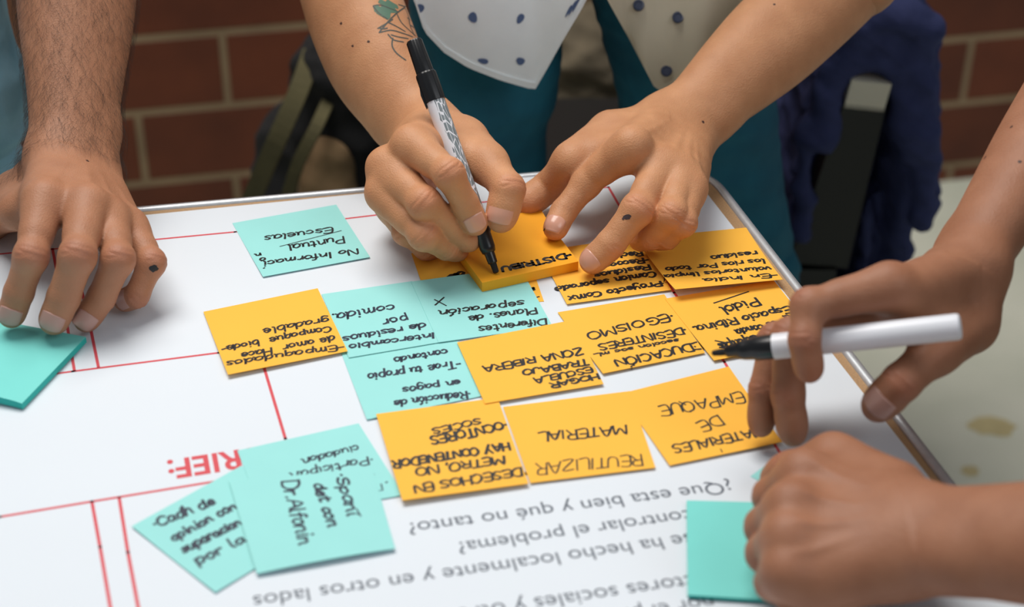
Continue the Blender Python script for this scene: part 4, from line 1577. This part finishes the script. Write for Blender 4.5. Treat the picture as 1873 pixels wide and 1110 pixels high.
def cloth(name, cones, material, parent, h=0.004, kb=0.03, fold=0.004, freq=26, seed=0, dirn=(0.4, 0.3, 1.0)):
    fl = Flesh()
    for c in cones: fl.cone('b', *c)
    V, Fq = fl.mesh(h, kb=kb)
    N = vnormals(V, Fq)
    rr = np.random.RandomState(seed)
    d = np.zeros(len(V))
    for i in range(7):
        k = unit(np.asarray(dirn) + rr.normal(0, .5, 3)) * freq * (1 + i * 0.45)
        ph = V @ k + rr.uniform(0, 6) + 1.2 * np.sin(V @ rr.normal(0, freq * .5, 3))
        d += fold / (1 + i * 0.5) * (1 - np.abs(np.sin(ph))) ** 1.5
    V = V + N * (d - fold)[:, None]
    return mesh_np(name, V, Fq, material, parent, True)


JEANS = denim('teal_denim', (22, 98, 122))
DENIM_L = denim('washed_blue_denim', (138, 194, 220))
SHIRT = mat('white_printed_cotton', (240, 246, 247), 0.8, spec=0.2, noise=0.02, nscale=40, bump=0.25, bscale=1400)
SHIRT_SHADED = mat('shaded_white_cotton', (206, 198, 176), 0.8, spec=0.2, noise=0.03, nscale=40, bump=0.2, bscale=1400)  # same white cotton, with the shade of arm and torso put into the colour
LEAFBLUE = mat('navy_leaf_print', (84, 104, 142), 0.8)
BUTTON = mat('navy_button', (54, 62, 84), 0.35)

# writing person: jeans
hipY = 1.33
jc = [(atY(890, -90, hipY), atY(885, 120, hipY - .01), .066, .060), (atY(885, 120, hipY - .01), atY(872, 460, hipY + .0), .060, .056),
      (atY(1210, -90, hipY), atY(1270, 130, hipY - .005), .068, .066), (atY(1270, 130, hipY - .005), atY(1345, 520, hipY), .066, .060),
      (atY(910, -220, hipY + .045), atY(1190, -220, hipY + .045), .085, .085)]
cloth('jeans', jc, JEANS, pc, h=0.0035, fold=0.004, freq=22, seed=2, dirn=(0.5, 0.1, 1))


def legs_to_floor(root, tops, material, shoe):
    for a, r in tops:
        a = np.asarray(a, float)
        ank = np.array([a[0], a[1] + .04, .07])
        cloth('trouser_leg', [(a, ank, r, .048)], material, root, h=.008, fold=.004, seed=5)
        fl = Flesh()
        fl.cone('b', ank + np.array([0, .02, -.028]), ank + np.array([0, -.16, -.034]), .042, .034)
        fl.cone('b', ank + np.array([0, .03, .0]), ank + np.array([0, .02, .02]), .042, .044)
        V, Fq = fl.mesh(.005, kb=.02)
        V[:, 2] = np.maximum(V[:, 2], 0.001)
        mesh_np('shoe', V, Fq, shoe, root, True)


SHOE = mat('dark_shoe', (44, 40, 40), 0.6)


def drape(name, top, bot, Y0, material, parent, marks=(), mark_mat=None, nu=40, nv=30, wave=0.006, seed=0, thick=0.0016, seam=None, band=None):
    """hanging cloth between an upper and a lower outline"""
    rr = random.Random(seed)
    def curve(pts, t):
        pts = np.array(pts, float)
        seg = np.r_[0, np.cumsum(np.linalg.norm(np.diff(pts, axis=0), axis=1))]
        s = t * seg[-1]
        return np.array([np.interp(s, seg, pts[:, 0]), np.interp(s, seg, pts[:, 1])])
    ph = [rr.uniform(0, 6) for _ in range(4)]
    def P(u, v, off=0.0):
        a, b = curve(top, u), curve(bot, u)
        p = a * (1 - v) + b * v
        Y = Y0 + wave * math.sin(u * 9 + ph[0] + v * 1.5) * (0.4 + 0.6 * v) + wave * .6 * math.sin(u * 17 + ph[1]) * v + 0.125 * (1 - v) ** 2 - off
        q = atY(p[0], p[1], Y)
        if off: q = q
        return q
    V, Fc, Mi = [], [], []
    for i in range(nv + 1):
        for j in range(nu + 1):
            V.append(P(j / nu, i / nv))
    m = len(V)
    V += [p + np.array([0, thick, 0]) for p in V]
    q = lambda i, j: i * (nu + 1) + j
    for i in range(nv):
        for j in range(nu):
            a, b, c, d = q(i, j), q(i, j + 1), q(i + 1, j + 1), q(i + 1, j)
            Fc.append((a, d, c, b)); Mi.append(0)
            Fc.append((a + m, b + m, c + m, d + m)); Mi.append(0)
    rim = [q(0, j) for j in range(nu)] + [q(i, nu) for i in range(nv)] + [q(nv, j) for j in range(nu, 0, -1)] + [q(i, 0) for i in range(nv, 0, -1)]
    for k in range(len(rim)):
        a, b = rim[k], rim[(k + 1) % len(rim)]
        Fc.append((a, b, b + m, a + m)); Mi.append(0)
    if seam:                                          # turned hem: a narrow second layer along the edge
        k = len(V)
        for j in range(nu + 1):
            V.append(P(j / nu, 1 - seam, .0012)); V.append(P(j / nu, 1.0, .0012)); V.append(P(j / nu, 1 - seam, 0)); V.append(P(j / nu, 1.0, -.0005))
        for j in range(nu):
            a = k + 4 * j
            Fc.append((a, a + 1, a + 5, a + 4)); Mi.append(0)
            Fc.append((a, a + 4, a + 6, a + 2)); Mi.append(0)
            Fc.append((a + 1, a + 3, a + 7, a + 5)); Mi.append(0)
    def inv(x, y):                                    # cloth coordinates of a spot
        u, v = .5, .8
        for _ in range(25):
            f0 = curve(top, u) * (1 - v) + curve(bot, u) * v - (x, y)
            e = 1e-3
            fu = (curve(top, u + e) * (1 - v) + curve(bot, u + e) * v - (x, y) - f0) / e
            fv = curve(bot, u) - curve(top, u)
            d = np.linalg.lstsq(np.stack([fu, fv], 1), -f0, rcond=None)[0]
            u, v = min(.99, max(.01, u + .7 * d[0])), v + .7 * d[1]
        return u, v
    for (mx_, my_, su, sv, an) in marks:               # printed motifs
        k = len(V)
        ring = 12
        for r in range(ring):
            th = 2 * PI * r / ring
            rad = 1 + .08 * math.sin(3 * th + mx_)
            x, y = su * math.cos(th) * rad, sv * math.sin(th) * rad
            V.append(P(*inv(mx_ + x * math.cos(an) - y * math.sin(an), my_ + x * math.sin(an) + y * math.cos(an)), .0006))
        Fc.append(tuple(range(k + ring - 1, k - 1, -1))); Mi.append(1)
    o = mesh_np(name, V, Fc, material, parent, True)
    if mark_mat: o.data.materials.append(mark_mat)
    if len(o.data.polygons) == len(Mi):
        o.data.polygons.foreach_set('material_index', Mi)
    o.data.set_sharp_from_angle(angle=math.radians(60))
    return o


sh1 = drape('shirt', [(760, -470), (860, -490), (960, -490), (1090, -470)],
            [(722, -60), (757, 0), (776, 58), (812, 96), (856, 124), (915, 147), (978, 165), (1003, 122), (1032, 70), (1062, 20), (1100, -50)], 1.215, SHIRT, pc,
            marks=[(769, 15, 7, 8, 0), (865, 32, 8, 10, -.3), (952, 34, 6, 10, .5), (884, 112, 10, 5, .2), (952, 112, 8, 7, .2), (905, -40, 8, 9, .3), (815, -30, 8, 9, 0), (1000, -45, 8, 9, 0),
                   (1040, 20, 2, 13, .5), (1047, 14, 2, 16, .5), (1054, 8, 2, 16, .5), (1060, -4, 2, 16, .5)], mark_mat=LEAFBLUE, seam=.018, seed=3)
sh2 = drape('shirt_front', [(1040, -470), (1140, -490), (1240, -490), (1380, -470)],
            [(1090, -40), (1112, 2), (1150, 70), (1196, 158), (1206, 165), (1222, 158), (1246, 142), (1290, 100), (1370, 0)], 1.225, SHIRT_SHADED, pc, seam=.014, seed=5)
tag(sh2, 'right front of the open white shirt, shade put into its beige colour')
bsh = bvh_obj(sh2)
for px, py in ((1168, 10), (1240, 32), (1219, 130)):
    p, nrm = cast_px(bsh, px, py)
    if p is None: continue
    lathe('button', p + FW * .001, p - FW * .003, [(0, .0046), (.0026, .0046), (.0032, .0042), (.0034, .0030), (.0028, .0026)], BUTTON, pc, 24)
# upper body of the writing person, leaning forward out of the picture
up = np.array([0, 0, 1.0])
cloth('shirt_body', [(HIP_C + np.array([-.07, 0, 0]), CHEST_C + np.array([-.09, 0, -.03]), .108, .108), (HIP_C + np.array([.07, 0, 0]), CHEST_C + np.array([.09, 0, -.03]), .108, .108),
                     (SH_A, SH_B, .066, .066), (SH_A, SH_A * .36 + elA * .64, .062, .060), (SH_B, SH_B * .15 + elB * .85 + up * .01, .062, .062)], SHIRT, pc, h=.008, kb=.05, fold=.004, seed=4)

# left person: washed denim at the picture's edge
cloth('denim_shirt', [(atY(-135, -80, 1.20), atY(-66, 165, 1.17), .055, .046), (atY(-66, 165, 1.17), atY(-60, 205, 1.17), .046, .042),
                      (atY(-240, -80, 1.22), atY(-190, 240, 1.20), .072, .06), (atY(-300, -300, 1.30), atY(-240, -80, 1.22), .10, .075)], DENIM_L, pl, h=.003, fold=.005, freq=28, seed=7, kb=.02, dirn=(1, .2, .6))
cloth('shirt_body', [(HIP_L + np.array([-.06, 0, 0]), CHEST_L + np.array([-.08, 0, -.03]), .105, .107), (HIP_L + np.array([.02, 0, 0]), CHEST_L + np.array([.05, 0, -.03]), .100, .105),
                     (SH_C, SH_C2, .066, .066), (SH_C, SH_C * .45 + elC * .55, .060, .058), (SH_C2, SH_C2 + np.array([-.04, 0, -.16]), .060, .058)], DENIM_L, pl, h=.008, kb=.05, fold=.004, seed=14)
cloth('jeans', [(atY(-66, 225, 1.185), atY(-62, 345, 1.19), .0420, .044), (atY(-62, 345, 1.19), atY(-70, 900, 1.2), .044, .05),
                (atY(-170, 200, 1.22), atY(-170, 900, 1.22), .06, .055)], DENIM_L, pl, h=.004, fold=.004, seed=8)

# right person: dark top, outside the picture
KHAKI = mat('dark_grey_jersey', (58, 60, 66), 0.85)
t0, t1 = HIP_R, CHEST_R
cloth('shirt', [(t0 + np.array([0, -.08, -.03]), t1 + np.array([0, -.10, -.03]), .108, .105), (t0 + np.array([0, .08, -.03]), t1 + np.array([0, .10, -.03]), .108, .105),
                (SH_D, SH_E, .066, .066), (SH_D, SH_D * .45 + elD * .55, .060, .055), (SH_E, SH_E * .3 + elE * .7, .060, .055)], KHAKI, pr, h=.009, kb=.05, fold=.004)

legs_to_floor(pc, ((atY(872, 440, hipY), .056), (atY(1345, 500, hipY), .060)), JEANS, SHOE)
legs_to_floor(pl, ((atY(-68, 800, 1.2), .050), (atY(-190, 800, 1.24), .055)), DENIM_L, SHOE)
legs_to_floor(pr, ((t0 + np.array([0, -.09, 0]), .085), (t0 + np.array([0, .10, 0]), .085)), KHAKI, SHOE)

# ------------------------------------------------------------------ behind the table
NAVY = mat('navy_fleece', (66, 72, 112), 0.9, spec=0.15, noise=0.12, nscale=60, bump=0.4, bscale=500)
CHAIRB = mat('black_chair_plastic', (26, 28, 28), 0.45)
PALE = mat('pale_grey_end_cap', (244, 236, 214), 0.45)
chY = 1.42
ptop, pbot = atY(1590, 136, chY), atY(1494, 470, chY + .02)
chair = empty('chair', (ptop[0], chY + .2, 0), 'black chair with a pale post end, seen edge-on behind the table corner', 'chair')
bk = unit(ptop - pbot)


def slab(name, a, b, wx, wy, material, parent, bev=.004, taper=1.0):
    """bar of rectangular section from a to b"""
    ax = unit(b - a); sx = unit(np.cross(np.array([0, 1.0, 0]), ax)); sy = np.cross(ax, sx)
    bm = bmesh.new()
    v = [bm.verts.new(p + sx * x * wx / 2 * (taper if p is a else 1) + sy * y * wy / 2) for p in (a, b) for x, y in ((-1, -1), (1, -1), (1, 1), (-1, 1))]
    for f in ((0, 1, 2, 3), (7, 6, 5, 4), (0, 4, 5, 1), (1, 5, 6, 2), (2, 6, 7, 3), (3, 7, 4, 0)): bm.faces.new([v[i] for i in f])
    return from_bm(name, bm, material, parent, False, bev, 3)


slab('back_post', pbot, ptop - bk * .026, .040, .030, CHAIRB, chair, taper=1.5)
slab('post_end', ptop - bk * .030, ptop, .038, .030, PALE, chair, .006)
far = np.array([0, .36, 0])
slab('back_post', pbot + far, ptop + far, .036, .030, CHAIRB, chair)
slab('backrest', (pbot * .45 + ptop * .55) + far / 2, ptop - bk * .012 + far / 2, .016, .33, CHAIRB, chair)
sz = 0.45
sb = pbot + bk * ((sz - pbot[2]) / bk[2])
slab('seat', sb + np.array([-.38, .18, 0]), sb + np.array([.02, .18, 0]), .03, .40, CHAIRB, chair, .01)
for dx in (-.36, .0):
    for dy in (.0, .36):
        tube('leg', [sb + np.array([dx, dy, -.01]), np.array([sb[0] + dx * 1.08, sb[1] + dy, 0.0])], .011, CHAIRB, chair)

# navy jacket folded over the chair back, hanging down on both sides
jy = chY + .012
X1 = np.array([1.0, 0, 0])
jc = []
def jl(px, py, dy=0.0): return atY(px, py, jy + dy)
mid = np.array([0, .19, 0])
for pts, r, fs_ in (([(1535, 150), (1500, 300), (1490, 540)], .19, .12), ([(1650, 130), (1658, 300), (1662, 460)], .19, .12), ([(1600, 300), (1590, 520)], .17, .12), ([(1622, -10), (1600, 110)], .19, .15), ([(1560, 70), (1530, 160)], .19, .12), ([(1668, 20), (1660, 130)], .19, .10)):
    for a, b in zip(pts[:-1], pts[1:]):
        jc.append((jl(*a) + mid, jl(*b) + mid, r, r, X1, fs_))
jc.append((jl(1596, 92, .03), jl(1596, 92, .03) + np.array([0, .34, 0]), .040, .040))
jc.append((jl(1630, 62, .05), jl(1630, 62, .05) + np.array([0, .30, 0]), .044, .044))
for arc, r in (([(1498, 250), (1515, 165), (1552, 118), (1600, 100), (1640, 118), (1662, 180), (1672, 270)],   .0155),
               ([(1520, 130), (1570, 78), (1625, 66), (1668, 92), (1688, 170), (1690, 240)], .015),
               ([(1560, 60), (1610, 30), (1655, 30), (1684, 70), (1690, 150)], .015),
               ([(1480, 230), (1470, 330), (1466, 420)], .010), ([(1686, 240), (1694, 340), (1692, 400)], .012)):
    for a, b in zip(arc[:-1], arc[1:]):
        jc.append((jl(*a, -.014), jl(*b, -.014), r, r)); jc.append((jl(*a, .02), jl(*b, .02), r * 1.1, r * 1.1))
j_ = cloth('jacket', jc, NAVY, None, h=.0032, kb=.006, fold=.006, freq=30, seed=21, dirn=(.3, .2, 1))
tag(j_, 'navy fleece jacket folded over the back of the black chair', 'jacket')

# dark bag at the left and olive bag seen between the legs
OLIVE = mat('olive_canvas', (84, 78, 50), 0.9, noise=0.15, nscale=40)
BLACKC = mat('black_canvas', (20, 20, 22), 0.9, noise=0.1, nscale=60)
TANC = mat('tan_canvas', (150, 122, 88), 0.9, noise=0.1, nscale=50)
by = 1.60
bag = empty('backpack', atY(590, 330, by), 'black backpack with olive straps against the brick wall, left of the writer', 'bag')
o = cloth('bag_body', [(atY(640, 130, by), atY(640, 420, by), .060, .070), (atY(560, 260, by + .02), atY(560, 430, by + .02), .055, .07), (atY(690, 200, by + .01), atY(700, 420, by), .06, .07)], BLACKC, bag, h=.005, fold=.006, seed=11)


def strap(name, pxs, Y, w, material, parent, thick=.006):
    P = [atY(px, py, Y + dy) for px, py, dy in pxs]
    P = [np.array(p) for p in spline([tuple(p) for p in P], 6)]
    V, Fc = [], []
    for i, p in enumerate(P):
        d = unit(P[min(i + 1, len(P) - 1)] - P[max(i - 1, 0)])
        s = unit(np.cross(d, FW)); n = np.cross(s, d)
        for a, b in ((-1, -1), (1, -1), (1, 1), (-1, 1)): V.append(p + s * a * w / 2 + n * b * thick / 2)
    for i in range(len(P) - 1):
        for k in range(4):
            Fc.append((4 * i + k, 4 * i + (k + 1) % 4, 4 * i + 4 + (k + 1) % 4, 4 * i + 4 + k))
    Fc.append((3, 2, 1, 0)); m = len(P) * 4; Fc.append((m - 4, m - 3, m - 2, m - 1))
    return mesh_np(name, V, Fc, material, parent, False)


strap('shoulder_strap', [(572, 95, -.02), (545, 170, -.06), (505, 260, -.08), (458, 370, -.07)], by, .020, OLIVE, bag)
strap('shoulder_strap', [(612, 160, -.03), (580, 230, -.085), (545, 300, -.095), (520, 380, -.09)], by, .013, OLIVE, bag)
cloth('front_pocket', [(atY(605, 285, by - .055), atY(600, 400, by - .055), .028, .040)], TANC, bag, h=.004, fold=.003, seed=12)

by2 = 1.95
bag2 = empty('bag', atY(1060, 300, by2), 'olive brown cloth bag behind the table, seen between the two legs', 'bag')
cloth('bag_body', [(atY(1075, 110, by2), atY(1060, 330, by2), .060, .075), (atY(1030, 190, by2), atY(1020, 420, by2), .06, .075), (atY(1130, 160, by2), atY(1130, 420, by2), .06, .075)],
      mat('brown_olive_canvas', (98, 88, 70), 0.9, noise=0.2, nscale=30), bag2, h=.005, fold=.010, freq=30, seed=13, dirn=(.2, 0, 1))
strap('strap', [(1030, 230, -.075), (1075, 215, -.085), (1130, 225, -.075)], by2, .02, BLACKC, bag2)
